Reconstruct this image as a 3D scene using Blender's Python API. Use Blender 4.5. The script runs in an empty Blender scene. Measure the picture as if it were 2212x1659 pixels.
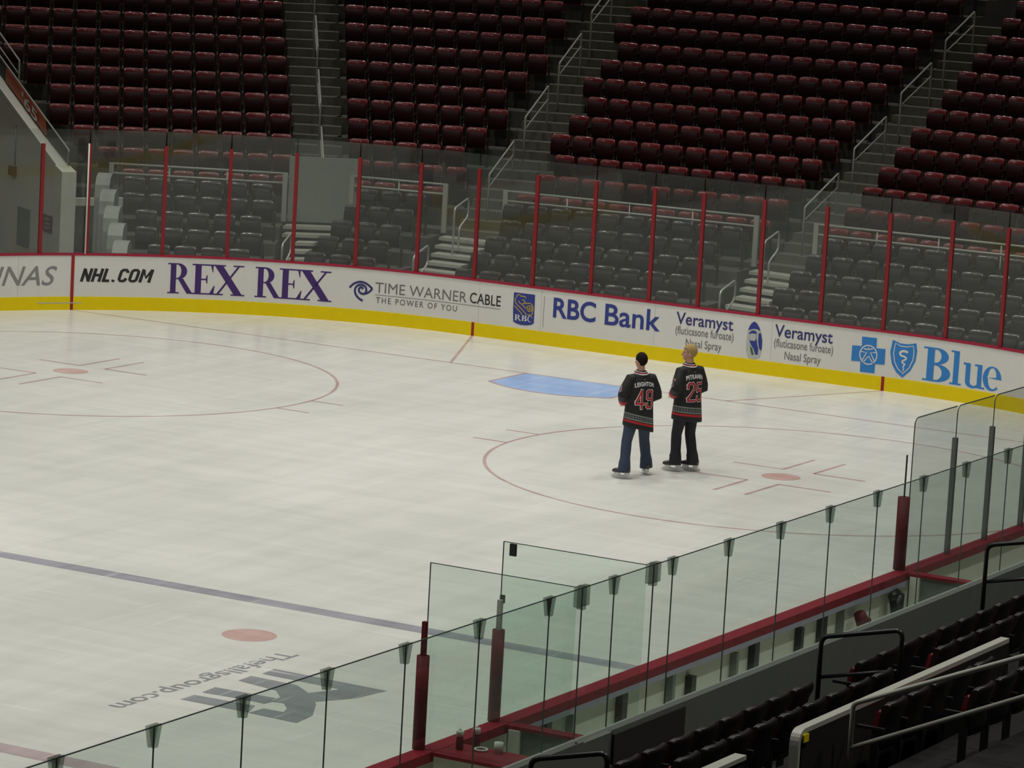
import bpy, bmesh, math, random
from mathutils import Vector, Matrix
from mathutils.bvhtree import BVHTree
random.seed(7)
FT = 0.3048
PI = math.pi
SC = bpy.context.scene
COL = SC.collection

# ------------------------------------------------------------------ camera
cam_d = bpy.data.cameras.new('camera')
cam = bpy.data.objects.new('camera', cam_d)
COL.objects.link(cam)
cf = Vector((0.86580512, 0.47683568, -0.15168794))
cr = Vector((0.48917053, -0.87038878, 0.05599606))
cu = Vector((0.10532656, 0.12268294, 0.98684103))
M = Matrix.Identity(4)
for i in range(3):
    M[i][0], M[i][1], M[i][2] = cr[i], cu[i], -cf[i]
M.translation = Vector((-30.2339965, -30.1031484, 9.8173))
cam.matrix_world = M
cam_d.sensor_fit = 'HORIZONTAL'
cam_d.sensor_width = 36.0
cam_d.lens = 7993.34 / 2212 * 36.0
cam_d.clip_start = 0.5
cam_d.clip_end = 400
SC.camera = cam

# ------------------------------------------------------------------ world, arena lamps, added fill lamps, exposure
w = bpy.data.worlds.new('world')
SC.world = w
w.use_nodes = True
w.node_tree.nodes['Background'].inputs[0].default_value = (0.9, 1.0, 0.92, 1)
w.node_tree.nodes['Background'].inputs[1].default_value = 0.012
SC.view_settings.view_transform = 'Standard'
SC.view_settings.look = 'None'
SC.view_settings.gamma = 1.0
SC.view_settings.exposure = 0.0
SC.view_settings.use_curve_mapping = False


def area(x, y, z, size, power, spread=110, color=(1.0, 0.985, 0.93)):
    d = bpy.data.lights.new('arena_or_fill_lamp', 'AREA')
    d.shape = 'SQUARE'
    d.size = size
    d.energy = power
    d.spread = math.radians(spread)
    d.color = color
    o = bpy.data.objects.new('arena_or_fill_lamp', d)
    o.location = (x, y, z)
    COL.objects.link(o)
    return o


for lx in (-8, 4, 16, 26):
    for ly in (-8, 0, 8):
        area(lx, ly, 24.0, 2.2, 250 if lx < 0 else {4: 300, 16: 340, 26: 450}[lx], 96)
for ly in (-12, 2, 16):  # added fill lamps: frontal light for the far seats and left wall
    area(-4, ly, 25.0, 1.2, 1300 if ly > 10 else 400, 165)
for (lx, ly) in ((38, 26), (44, 19), (48, 8), (48, -4)):
    area(lx, ly, 22.0, 0.35, 300, 150)
area(0, -24, 20, 0.8, 560, 130)  # added fill lamp behind the bench, brightens inner boards and grey wall
area(12, -24, 20, 0.8, 560, 130)  # second added fill lamp behind the bench


# ------------------------------------------------------------------ materials
def mat(name, col, rough=0.5, metal=0.0, spec=0.5, var=0.06, scale=6.0, bump=0.0, coat=0.0):
    m = bpy.data.materials.new(name)
    m.use_nodes = True
    nt = m.node_tree
    b = nt.nodes['Principled BSDF']
    b.inputs['Roughness'].default_value = rough
    b.inputs['Metallic'].default_value = metal
    b.inputs['Specular IOR Level'].default_value = spec
    b.inputs['Coat Weight'].default_value = coat
    b.inputs['Coat Roughness'].default_value = 0.13
    tc = nt.nodes.new('ShaderNodeTexCoord')
    nz = nt.nodes.new('ShaderNodeTexNoise')
    nz.inputs['Scale'].default_value = scale
    nz.inputs['Detail'].default_value = 4
    nt.links.new(tc.outputs['Object'], nz.inputs['Vector'])
    mx = nt.nodes.new('ShaderNodeMix')
    mx.data_type = 'RGBA'
    lo = [max(0, c * (1 - var)) for c in col[:3]]
    hi = [min(1, c * (1 + var)) for c in col[:3]]
    mx.inputs['A'].default_value = (*lo, 1)
    mx.inputs['B'].default_value = (*hi, 1)
    nt.links.new(nz.outputs['Fac'], mx.inputs['Factor'])
    nt.links.new(mx.outputs['Result'], b.inputs['Base Color'])
    if bump:
        bp_ = nt.nodes.new('ShaderNodeBump')
        bp_.inputs['Strength'].default_value = bump
        nt.links.new(nz.outputs['Fac'], bp_.inputs['Height'])
        nt.links.new(bp_.outputs['Normal'], b.inputs['Normal'])
    return m


def ice_mat(name, col, faded=0.0, spec=0.28):
    """painted ice: skate-scratched, slightly worn, glossy"""
    m = bpy.data.materials.new(name)
    m.use_nodes = True
    nt = m.node_tree
    N, L = nt.nodes, nt.links
    b = N['Principled BSDF']
    tc = N.new('ShaderNodeTexCoord')

    def noise(sx, sy, rot, scale, detail=5, dist=0.6):
        mp = N.new('ShaderNodeMapping')
        mp.inputs['Scale'].default_value = (sx, sy, 1)
        mp.inputs['Rotation'].default_value = (0, 0, rot)
        n = N.new('ShaderNodeTexNoise')
        n.inputs['Scale'].default_value = scale
        n.inputs['Detail'].default_value = detail
        n.inputs['Distortion'].default_value = dist
        L.new(tc.outputs['Object'], mp.inputs['Vector'])
        L.new(mp.outputs['Vector'], n.inputs['Vector'])
        return n
    n1 = noise(0.25, 2.0, 0.85, 1.1)
    n2 = noise(2.0, 0.3, 0.75, 1.5)
    n3 = noise(0.5, 0.5, 0.0, 0.35, 3)
    a = N.new('ShaderNodeMath'); a.operation = 'ADD'
    L.new(n1.outputs['Fac'], a.inputs[0]); L.new(n2.outputs['Fac'], a.inputs[1])
    a2 = N.new('ShaderNodeMath'); a2.operation = 'ADD'
    L.new(a.outputs[0], a2.inputs[0]); L.new(n3.outputs['Fac'], a2.inputs[1])
    mr = N.new('ShaderNodeMapRange')
    mr.inputs['From Min'].default_value = 1.1
    mr.inputs['From Max'].default_value = 1.9
    L.new(a2.outputs[0], mr.inputs['Value'])
    mx = N.new('ShaderNodeMix'); mx.data_type = 'RGBA'
    lo = [c * 0.83 for c in col]
    snow = (0.80, 0.80, 0.78)
    hi = [c * (1 - 0.25 * faded) + s * 0.25 * faded for c, s in zip(col, snow)]
    mx.inputs['A'].default_value = (*lo, 1)
    mx.inputs['B'].default_value = (*hi, 1)
    L.new(mr.outputs['Result'], mx.inputs['Factor'])
    # fine skate scratches
    n4 = noise(0.16, 4.0, 1.35, 3.0, 6, 0.35)
    n5 = noise(4.0, 0.16, 0.55, 3.0, 6, 0.35)
    mxm = N.new('ShaderNodeMath'); mxm.operation = 'MAXIMUM'
    L.new(n4.outputs['Fac'], mxm.inputs[0]); L.new(n5.outputs['Fac'], mxm.inputs[1])
    m4 = N.new('ShaderNodeMapRange')
    m4.inputs['From Min'].default_value = 0.62
    m4.inputs['From Max'].default_value = 0.76
    L.new(mxm.outputs[0], m4.inputs['Value'])
    sc = N.new('ShaderNodeMath'); sc.operation = 'MULTIPLY'
    sc.inputs[1].default_value = 0.45 if faded else 0.38
    L.new(m4.outputs['Result'], sc.inputs[0])
    mx2 = N.new('ShaderNodeMix'); mx2.data_type = 'RGBA'
    mx2.inputs['B'].default_value = (0.86, 0.86, 0.83, 1)
    L.new(sc.outputs[0], mx2.inputs['Factor'])
    L.new(mx.outputs['Result'], mx2.inputs['A'])
    L.new(mx2.outputs['Result'], b.inputs['Base Color'])
    b.inputs['Specular IOR Level'].default_value = spec
    rr = N.new('ShaderNodeMapRange')
    rr.inputs['To Min'].default_value = 0.14
    rr.inputs['To Max'].default_value = 0.34
    L.new(n3.outputs['Fac'], rr.inputs['Value'])
    L.new(rr.outputs['Result'], b.inputs['Roughness'])
    return m


def glass_mat(name, tint, haze, hazecol=(0.5, 0.55, 0.52)):
    m = bpy.data.materials.new(name)
    m.use_nodes = True
    nt = m.node_tree
    N, L = nt.nodes, nt.links
    N.remove(N['Principled BSDF'])
    out = N['Material Output']
    tr = N.new('ShaderNodeBsdfTransparent'); tr.inputs[0].default_value = (*tint, 1)
    gl = N.new('ShaderNodeBsdfGlossy'); gl.inputs['Roughness'].default_value = 0.02
    di = N.new('ShaderNodeBsdfDiffuse'); di.inputs[0].default_value = (*hazecol, 1)
    fr = N.new('ShaderNodeFresnel')
    geo = N.new('ShaderNodeNewGeometry')
    io = N.new('ShaderNodeMapRange')
    io.inputs['To Min'].default_value = 1.4; io.inputs['To Max'].default_value = 1 / 1.4
    L.new(geo.outputs['Backfacing'], io.inputs['Value'])
    L.new(io.outputs['Result'], fr.inputs[0])
    tc = N.new('ShaderNodeTexCoord')
    nz = N.new('ShaderNodeTexNoise'); nz.inputs['Scale'].default_value = 2.0; nz.inputs['Detail'].default_value = 3
    L.new(tc.outputs['Object'], nz.inputs['Vector'])
    mr = N.new('ShaderNodeMapRange')
    mr.inputs['To Min'].default_value = haze * 0.75; mr.inputs['To Max'].default_value = haze * 1.25
    L.new(nz.outputs['Fac'], mr.inputs['Value'])
    m1 = N.new('ShaderNodeMixShader'); m2 = N.new('ShaderNodeMixShader')
    L.new(mr.outputs['Result'], m1.inputs[0]); L.new(tr.outputs[0], m1.inputs[1]); L.new(di.outputs[0], m1.inputs[2])
    L.new(fr.outputs[0], m2.inputs[0]); L.new(m1.outputs[0], m2.inputs[1]); L.new(gl.outputs[0], m2.inputs[2])
    L.new(m2.outputs[0], out.inputs['Surface'])
    return m


MT = {}
MT['ice'] = ice_mat('ice', (0.72, 0.72, 0.665), 0.0)
MT['ice_red'] = ice_mat('ice_red_paint', (0.48, 0.31, 0.29), 0.8)
MT['ice_dot'] = ice_mat('ice_dot_paint', (0.58, 0.36, 0.32), 0.9)
MT['ice_blue'] = ice_mat('ice_blue_line_paint', (0.31, 0.30, 0.35), 0.9)
MT['ice_center'] = ice_mat('ice_red_line_paint', (0.48, 0.38, 0.38), 0.9)
MT['crease'] = ice_mat('crease_blue_paint', (0.30, 0.48, 0.84), 0.5)
MT['ice_grey'] = ice_mat('ice_grey_paint', (0.27, 0.29, 0.30), 0.5)
MT['white'] = mat('board_white', (0.73, 0.72, 0.68), 0.35, var=0.03)
MT['seam'] = mat('board_seam', (0.50, 0.49, 0.46), 0.5)
MT['yellow'] = mat('kick_yellow', (0.84, 0.64, 0.0), 0.35, spec=0.25, var=0.05)
MT['cap'] = mat('cap_red', (0.36, 0.006, 0.035), 0.4)
MT['ncap'] = mat('near_cap_red', (0.24, 0.008, 0.022), 0.5, spec=0.3)
MT['gate'] = mat('gate_grey', (0.30, 0.31, 0.27), 0.7)
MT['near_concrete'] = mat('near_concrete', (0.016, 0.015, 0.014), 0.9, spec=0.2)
MT['endboard'] = mat('end_board_grey', (0.34, 0.35, 0.31), 0.5)
MT['red'] = mat('post_red', (0.25, 0.008, 0.013), 0.4)
MT['stripe'] = mat('stripe_red', (0.33, 0.012, 0.012), 0.4)
MT['pad'] = mat('pad_red', (0.11, 0.005, 0.008), 0.6, spec=0.3, var=0.2, scale=4)
MT['grey'] = mat('wall_grey', (0.150, 0.170, 0.150), 0.7, var=0.1)
MT['darkwall'] = mat('wall_dark', (0.035, 0.032, 0.03), 0.7)
MT['beige'] = mat('wall_beige', (0.76, 0.72, 0.58), 0.7, var=0.05)
MT['cream'] = mat('cream_panel', (0.74, 0.74, 0.64), 0.55)
MT['metal'] = mat('rail_metal', (0.62, 0.63, 0.58), 0.28, 0.4)
MT['rail'] = mat('rail_paint', (0.44, 0.44, 0.38), 0.4)
MT['alu'] = mat('aluminium', (0.22, 0.24, 0.23), 0.35, 0.6)
MT['black'] = mat('black_rubber', (0.012, 0.012, 0.012), 0.4)
MT['blackrail'] = mat('black_rail', (0.012, 0.012, 0.013), 0.3)
MT['concrete'] = mat('concrete_dark', (0.085, 0.082, 0.070), 0.85, var=0.25, scale=3)
MT['stair'] = mat('stair_tread', (0.13, 0.125, 0.095), 0.8, var=0.2)
MT['lightstep'] = mat('light_step', (0.42, 0.42, 0.36), 0.6)
MT['floor'] = mat('floor_concrete', (0.07, 0.07, 0.065), 0.85, var=0.2)
MT['seat_red'] = mat('seat_red', (0.20, 0.014, 0.016), 0.42, spec=0.5, var=0.15, coat=0.7)  # red raised so the top lips look lit from above
MT['seat_pan'] = mat('seat_pan_shaded_red', (0.026, 0.002, 0.004), 0.6, spec=0.2, var=0.2)  # same seat red darkened: shade below the lit lip put into the colour
MT['seat_rear'] = mat('seat_rear_black', (0.012, 0.009, 0.010), 0.45)
MT['seat_iron'] = mat('seat_iron', (0.012, 0.011, 0.011), 0.5)
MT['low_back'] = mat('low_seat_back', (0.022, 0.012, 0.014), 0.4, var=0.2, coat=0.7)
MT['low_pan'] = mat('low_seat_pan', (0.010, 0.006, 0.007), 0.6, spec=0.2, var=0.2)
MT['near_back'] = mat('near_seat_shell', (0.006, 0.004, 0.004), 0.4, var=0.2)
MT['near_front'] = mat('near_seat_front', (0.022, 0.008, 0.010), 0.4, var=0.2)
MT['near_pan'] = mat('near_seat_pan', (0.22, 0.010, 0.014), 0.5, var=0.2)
MT['glass'] = glass_mat('far_glass', (0.92, 0.945, 0.93), 0.042, (0.42, 0.46, 0.42))
MT['nglass'] = glass_mat('near_glass', (0.915, 0.962, 0.938), 0.02)
MT['sglass'] = glass_mat('side_glass', (0.915, 0.935, 0.922), 0.02)
MT['edge'] = mat('glass_edge', (0.07, 0.10, 0.09), 0.3)
MT['clip'] = glass_mat('clip_plastic', (0.68, 0.72, 0.69), 0.12, (0.3, 0.32, 0.3))
MT['navy'] = mat('print_navy', (0.035, 0.035, 0.16), 0.4)
MT['purple'] = mat('print_purple', (0.055, 0.018, 0.15), 0.4)
MT['rblue'] = mat('print_blue', (0.028, 0.045, 0.26), 0.4)
MT['gblue'] = mat('print_sky', (0.03, 0.22, 0.60), 0.4)
MT['pgrey'] = mat('print_grey', (0.17, 0.165, 0.165), 0.5)
MT['plgrey'] = mat('print_light_grey', (0.24, 0.24, 0.23), 0.5)
MT['pblack'] = mat('print_black', (0.02, 0.02, 0.02), 0.5)
MT['gold'] = mat('print_gold', (0.58, 0.40, 0.05), 0.4)
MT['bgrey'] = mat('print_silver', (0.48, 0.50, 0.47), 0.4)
MT['green'] = mat('print_green', (0.06, 0.12, 0.05), 0.4)
MT['orange'] = mat('sign_orange', (0.42, 0.07, 0.02), 0.5)
MT['signwhite'] = mat('sign_white', (0.70, 0.68, 0.62), 0.5)


# ------------------------------------------------------------------ helpers
def obj(name, me, m=None, parent=None, smooth=False):
    o = bpy.data.objects.new(name, me)
    COL.objects.link(o)
    if m is not None:
        ms = m if isinstance(m, (list, tuple)) else [m]
        for k in ms:
            me.materials.append(k)
    if parent is not None:
        o.parent = parent
    if smooth:
        for p in me.polygons:
            p.use_smooth = True
    return o


def bmo(name, bm, m=None, parent=None, smooth=False):
    bmesh.ops.recalc_face_normals(bm, faces=bm.faces)
    me = bpy.data.meshes.new(name)
    bm.to_mesh(me)
    bm.free()
    return obj(name, me, m, parent, smooth)


def tag(o, label, cat, group=None, kind=None):
    o['label'] = label
    o['category'] = cat
    if group:
        o['group'] = group
    if kind:
        o['kind'] = kind
    return o


def empty(name, loc=(0, 0, 0), rz=0.0):
    o = bpy.data.objects.new(name, None)
    COL.objects.link(o)
    o.location = loc
    o.rotation_euler = (0, 0, rz)
    o.empty_display_size = 0.1
    return o


def box(bm, lo, hi, mi=0, mtx=None):
    v = [Vector((x, y, z)) for x in (lo[0], hi[0]) for y in (lo[1], hi[1]) for z in (lo[2], hi[2])]
    if mtx is not None:
        v = [mtx @ q for q in v]
    vs = [bm.verts.new(q) for q in v]
    for f in ((0, 1, 3, 2), (4, 6, 7, 5), (0, 4, 5, 1), (2, 3, 7, 6), (0, 2, 6, 4), (1, 5, 7, 3)):
        fc = bm.faces.new([vs[i] for i in f])
        fc.material_index = mi
    return vs


def prism(bm, poly, z0, z1, mi=0):
    a = [bm.verts.new((x, y, z0)) for x, y in poly]
    b = [bm.verts.new((x, y, z1)) for x, y in poly]
    n = len(poly)
    fs = [bm.faces.new(a[::-1]), bm.faces.new(b)]
    for i in range(n):
        fs.append(bm.faces.new((a[i], a[(i + 1) % n], b[(i + 1) % n], b[i])))
    for f in fs:
        f.material_index = mi


def tube(bm, pts, r, n=10, caps=True, mi=0):
    """round tube through points; r is a radius or a list"""
    pts = [Vector(p) for p in pts]
    rs = r if isinstance(r, (list, tuple)) else [r] * len(pts)
    rings = []
    up = None
    for i, p in enumerate(pts):
        if i == 0:
            d = pts[1] - p
        elif i == len(pts) - 1:
            d = p - pts[i - 1]
        else:
            d = (pts[i + 1] - p).normalized() + (p - pts[i - 1]).normalized()
        d.normalize()
        if up is None:
            up = Vector((0, 0, 1)) if abs(d.z) < 0.9 else Vector((1, 0, 0))
        s = d.cross(up)
        if s.length < 1e-5:
            s = d.cross(Vector((0, 1, 0)))
        s.normalize()
        up = s.cross(d).normalized()
        rr = rs[i]
        ra, rb = rr if isinstance(rr, (list, tuple)) else (rr, rr)
        rings.append([bm.verts.new(p + s * (ra * math.cos(2 * PI * k / n)) + up * (rb * math.sin(2 * PI * k / n))) for k in range(n)])
    for a, b in zip(rings, rings[1:]):
        for k in range(n):
            f = bm.faces.new((a[k], a[(k + 1) % n], b[(k + 1) % n], b[k]))
            f.material_index = mi
            f.smooth = True
    if caps:
        for rg in (rings[0][::-1], rings[-1]):
            f = bm.faces.new(rg)
            f.material_index = mi
    return rings


def bend(pts, r=0.08, n=5):
    """round the corners of a polyline"""
    pts = [Vector(p) for p in pts]
    out = [pts[0]]
    for a, b, c in zip(pts, pts[1:], pts[2:]):
        d1, d2 = (a - b), (c - b)
        k = min(r, d1.length * 0.45, d2.length * 0.45)
        p1, p2 = b + d1.normalized() * k, b + d2.normalized() * k
        for i in range(n + 1):
            t = i / n
            out.append(p1 * (1 - t) ** 2 + b * (2 * t * (1 - t)) + p2 * t * t)
    out.append(pts[-1])
    return out


def rings_loft(bm, rings, cap0=True, cap1=True):
    rr = [[bm.verts.new(p) for p in ring] for ring in rings]
    n = len(rr[0])
    for a, b in zip(rr, rr[1:]):
        for k in range(n):
            f = bm.faces.new((a[k], a[(k + 1) % n], b[(k + 1) % n], b[k]))
            f.smooth = True
    if cap0:
        bm.faces.new(rr[0][::-1])
    if cap1:
        bm.faces.new(rr[-1])


def ell(cx, cy, z, rx, ry, n=24, sx=0.0, sy=0.0, pw=2.0):
    o = []
    for k in range(n):
        t = 2 * PI * k / n
        c, s = math.cos(t), math.sin(t)
        c = math.copysign(abs(c) ** (2 / pw), c)
        s = math.copysign(abs(s) ** (2 / pw), s)
        o.append(Vector((cx + rx * c, cy + ry * s, z + sx * rx * c + sy * ry * s)))
    return o


def ellipsoid(bm, c, r, mtx=None, nu=16, nv=10):
    rings = []
    for j in range(nv + 1):
        ph = -PI / 2 + PI * (j + 0.02) / (nv + 0.04)
        ring = []
        for k in range(nu):
            t = 2 * PI * k / nu
            p = Vector((r[0] * math.cos(ph) * math.cos(t), r[1] * math.cos(ph) * math.sin(t), r[2] * math.sin(ph)))
            if mtx is not None:
                p = mtx @ p
            ring.append(Vector(c) + p)
        rings.append(ring)
    rings_loft(bm, rings)


ORD = ['zeroth', 'first', 'second', 'third', 'fourth', 'fifth', 'sixth', 'seventh', 'eighth', 'ninth', 'tenth', 'eleventh', 'twelfth',
       'thirteenth', 'fourteenth', 'fifteenth', 'sixteenth', 'seventeenth', 'eighteenth', 'nineteenth', 'twentieth']


# flat lettering: text and polygons as 2D fills -> meshes
def fill_mesh(splines):
    c = bpy.data.curves.new('fill', 'CURVE')
    c.dimensions = '2D'
    c.fill_mode = 'BOTH'
    for sp in splines:
        s = c.splines.new('POLY')
        s.points.add(len(sp) - 1)
        for q, p in zip(s.points, sp):
            q.co = (p[0], p[1], 0, 1)
        s.use_cyclic_u = True
    o = bpy.data.objects.new('fill', c)
    COL.objects.link(o)
    dg = bpy.context.evaluated_depsgraph_get()
    me = bpy.data.meshes.new_from_object(o.evaluated_get(dg))
    bpy.data.objects.remove(o)
    bpy.data.curves.remove(c)
    return me


def text_mesh(body, bold=0.0, shear=0.0, space=1.0):
    c = bpy.data.curves.new('txt', 'FONT')
    c.body = body
    c.size = 1.0
    c.offset = bold
    c.shear = shear
    c.space_character = space
    c.resolution_u = 4
    c.fill_mode = 'BOTH'
    o = bpy.data.objects.new('txt', c)
    COL.objects.link(o)
    dg = bpy.context.evaluated_depsgraph_get()
    me = bpy.data.meshes.new_from_object(o.evaluated_get(dg))
    bpy.data.objects.remove(o)
    bpy.data.curves.remove(c)
    return me


def shapes_bm(shapes):
    """list of (outer, hole, hole ...) -> one flat bmesh"""
    bm = bmesh.new()
    for sp in shapes:
        me = fill_mesh(sp)
        bm.from_mesh(me)
        bpy.data.meshes.remove(me)
    return bm


def text_bm(body, **k):
    me = text_mesh(body, **k)
    bm = bmesh.new()
    bm.from_mesh(me)
    bpy.data.meshes.remove(me)
    return bm


def fit(bm, x0, x1, y0, y1):
    xs = [v.co.x for v in bm.verts]
    ys = [v.co.y for v in bm.verts]
    a, b, c, d = min(xs), max(xs), min(ys), max(ys)
    for v in bm.verts:
        v.co.x = x0 + (v.co.x - a) / (b - a) * (x1 - x0)
        v.co.y = y0 + (v.co.y - c) / (d - c) * (y1 - y0)
        v.co.z = 0


def slice_grid(bm, step, axis=0):
    cs = [v.co[axis] for v in bm.verts]
    x = math.floor(min(cs) / step) * step + step
    n = Vector((1, 0, 0)) if axis == 0 else Vector((0, 1, 0))
    while x < max(cs):
        bmesh.ops.bisect_plane(bm, geom=bm.verts[:] + bm.edges[:] + bm.faces[:], plane_co=n * x, plane_no=n)
        x += step


def stroke(pts, wd, closed=False):
    """polyline -> list of outlines (quads and round joints)"""
    out = []
    pts = [Vector((p[0], p[1])) for p in pts]
    ws = wd if isinstance(wd, (list, tuple)) else [wd] * len(pts)
    L, R = [], []
    n = len(pts)
    for i in range(n):
        a = pts[i - 1] if i > 0 else (pts[-2] if closed else pts[i])
        b = pts[i + 1] if i < n - 1 else (pts[1] if closed else pts[i])
        d = (b - a).normalized()
        nn = Vector((-d.y, d.x))
        L.append(pts[i] + nn * ws[i] / 2)
        R.append(pts[i] - nn * ws[i] / 2)
    for i in range(n - 1):
        out.append([[L[i], L[i + 1], R[i + 1], R[i]]])
    return out


def strokes_bm(strs):
    bm = bmesh.new()
    for q in strs:
        for quad in stroke(*q):
            vs = [bm.verts.new((p.x, p.y, 0)) for p in quad[0]]
            bm.faces.new(vs)
    return bm


def arc(cx, cy, rx, ry, a0, a1, n=14):
    return [(cx + rx * math.cos(math.radians(a0 + (a1 - a0) * i / n)), cy + ry * math.sin(math.radians(a0 + (a1 - a0) * i / n))) for i in range(n + 1)]


def rect(x0, y0, x1, y1):
    return [(x0, y0), (x1, y0), (x1, y1), (x0, y1)]


def serif(ch):
    """serif capitals/lowercase drawn as outlines, cap height 1"""
    if ch == 'R':
        return [[rect(.10, 0, .30, 1)], [rect(0, 0, .42, .045)], [rect(0, .955, .3, 1)],
                [[(.3, 1)] + arc(.36, .735, .33, .265, 90, -90) + [(.3, .47), (.3, .515)] + arc(.33, .735, .15, .22, -90, 90) + [(.3, .955)]],
                [[(.36, .5), (.55, .5), (.88, .045), (.98, .045), (.98, 0), (.70, 0)]]]
    if ch == 'E':
        return [[rect(.10, 0, .30, 1)], [rect(0, 0, .70, .045)], [rect(0, .955, .68, 1)], [rect(.3, .475, .5, .52)],
                [[(.68, 1), (.64, 1), (.60, .955), (.66, .74), (.68, .74)]], [[(.50, .36), (.50, .64), (.47, .64), (.44, .5), (.47, .36)]],
                [[(.70, 0), (.74, .30), (.71, .30), (.58, .06), (.55, .02)]]]
    if ch == 'X':
        return [[[(.07, .97), (.33, .97), (.96, .03), (.70, .03)]], [[(.80, .97), (.87, .97), (.22, .03), (.14, .03)]],
                [rect(0, .955, .42, 1)], [rect(.66, .955, 1, 1)], [rect(0, 0, .36, .045)], [rect(.60, 0, 1.04, .045)]]
    if ch == 'B':
        return [[rect(.12, 0, .34, 1)], [rect(0, 0, .4, .05)], [rect(0, .95, .4, 1)],
                [[(.34, 1)] + arc(.42, .76, .36, .24, 90, -90) + [(.34, .52), (.34, .56)] + arc(.38, .76, .17, .20, -90, 90) + [(.34, .96)]],
                [[(.34, .53)] + arc(.42, .265, .44, .265, 90, -90) + [(.34, 0), (.34, .045)] + arc(.38, .265, .21, .22, -90, 90) + [(.34, .485)]]]
    if ch == 'l':
        return [[rect(.12, 0, .34, 1)], [rect(0, 0, .46, .05)], [[(0, 1), (.3, 1.0), (.3, .95), (0, .955)]]]
    if ch == 'u':
        return [[[(.10, .68), (.30, .68), (.30, .17)] + arc(.46, .17, .16, .12, 180, 300) + [(.62, .12), (.62, .04)] + arc(.42, .16, .32, .18, -60, -180) + [(.10, .17)]],
                [rect(.60, 0, .80, .70)], [rect(0, .64, .28, .70)], [rect(.48, .64, .78, .70)], [rect(.62, 0, .94, .05)]]
    if ch == 'e':
        return [[arc(.38, .35, .36, .36, 0, 312, 30) + [(.58, .13)] + arc(.42, .35, .20, .30, 310, 180, 10) + [(.22, .36), (.53, .40)] + arc(.38, .42, .16, .25, 0, 180, 10) + [(.18, .40), (.2, .36), (.74, .36)]]]
    if ch == 'C':
        return [[arc(.42, .5, .42, .52, 40, 320, 30) + arc(.48, .5, .32, .46, 310, 50, 30)], [rect(.70, .68, .75, 1.0)]]
    return []


def serif_bm(word, layout):
    """layout: list of (x0, width) in metres per letter, unit height"""
    bm = bmesh.new()
    for ch, (x0, sx, sy) in zip(word, layout):
        g = shapes_bm(serif(ch))
        for v in g.verts:
            v.co.x = x0 + v.co.x * sx
            v.co.y *= sy
        me = bpy.data.meshes.new('g')
        g.to_mesh(me)
        g.free()
        bm.from_mesh(me)
        bpy.data.meshes.remove(me)
    return bm


# ------------------------------------------------------------------ rink path
RX, RY, RR = 100 * FT, 42.5 * FT, 28 * FT
CX, CY = RX - RR, RY - RR
ARC = RR * PI / 2


def bp(s, off=0.0):
    """point on the board line; s=0 mid end boards, s>0 towards +Y; off>0 outwards"""
    sg = 1 if s >= 0 else -1
    a = abs(s)
    if a <= CY:
        return Vector((RX + off, sg * a, 0))
    if a <= CY + ARC:
        th = (a - CY) / RR
        return Vector((CX + (RR + off) * math.cos(th), sg * (CY + (RR + off) * math.sin(th)), 0))
    return Vector((CX - (a - CY - ARC), sg * (RY + off), 0))


def srange(s0, s1, step=0.35):
    n = max(1, int(round(abs(s1 - s0) / step)))
    return [s0 + (s1 - s0) * i / n for i in range(n + 1)]


def sweep(bm, s0, s1, prof, step=0.35, mi=0):
    """prof: closed list of (off, z)"""
    rings = []
    for s in srange(s0, s1, step):
        rings.append([bm.verts.new(Vector((*bp(s, o)[:2], z))) for o, z in prof])
    n = len(prof)
    for a, b in zip(rings, rings[1:]):
        for k in range(n):
            f = bm.faces.new((a[k], a[(k + 1) % n], b[(k + 1) % n], b[k]))
            f.material_index = mi
    for rg in (rings[0][::-1], rings[-1]):
        f = bm.faces.new(rg)
        f.material_index = mi


def pr4(o0, o1, z0, z1):
    return [(o0, z0), (o1, z0), (o1, z1), (o0, z1)]


def on_boards(bm, proud=0.004, step=0.2, cut=True):
    """flat (x=s already, y=z) mesh onto the board face"""
    if cut:
        slice_grid(bm, step)
    for v in bm.verts:
        p = bp(v.co.x, -proud)
        v.co = Vector((p.x, p.y, v.co.y))


# ------------------------------------------------------------------ floor: arena concrete, ice with its markings
bm = bmesh.new()
box(bm, (-45, -45, -0.40), (75, 60, -0.30))
o = bmo('floor_arena', bm, MT['floor'])
o['kind'] = 'structure'

bm = bmesh.new()
outline = [bp(s)[:2] for s in srange(-(CY + ARC), CY + ARC, 0.4)] + [(-20, RY), (-20, -RY)]
prism(bm, outline, -0.30, 0.0, 0)
Z1, Z2 = 0.0015, 0.003


def flat(poly, z, mi):
    f = bm.faces.new([bm.verts.new((x, y, z)) for x, y in poly])
    f.material_index = mi
    if f.normal.z < 0:
        f.normal_flip()


def seg(x0, y0, x1, y1, wd, mi, z=Z1):
    d = Vector((x1 - x0, y1 - y0)).normalized()
    n = Vector((-d.y, d.x)) * wd / 2
    flat([(x0 + n.x, y0 + n.y), (x0 - n.x, y0 - n.y), (x1 - n.x, y1 - n.y), (x1 + n.x, y1 + n.y)], z, mi)


def disc(x, y, r, mi, z=Z1, n=40):
    flat([(x + r * math.cos(2 * PI * k / n), y + r * math.sin(2 * PI * k / n)) for k in range(n)], z, mi)


def circle(x, y, r, wd, mi, z=Z1, n=120):
    for k in range(n):
        a, b = 2 * PI * k / n, 2 * PI * (k + 1) / n
        flat([(x + (r - wd / 2) * math.cos(a), y + (r - wd / 2) * math.sin(a)), (x + (r + wd / 2) * math.cos(a), y + (r + wd / 2) * math.sin(a)),
              (x + (r + wd / 2) * math.cos(b), y + (r + wd / 2) * math.sin(b)), (x + (r - wd / 2) * math.cos(b), y + (r - wd / 2) * math.sin(b))], z, mi)


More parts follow.
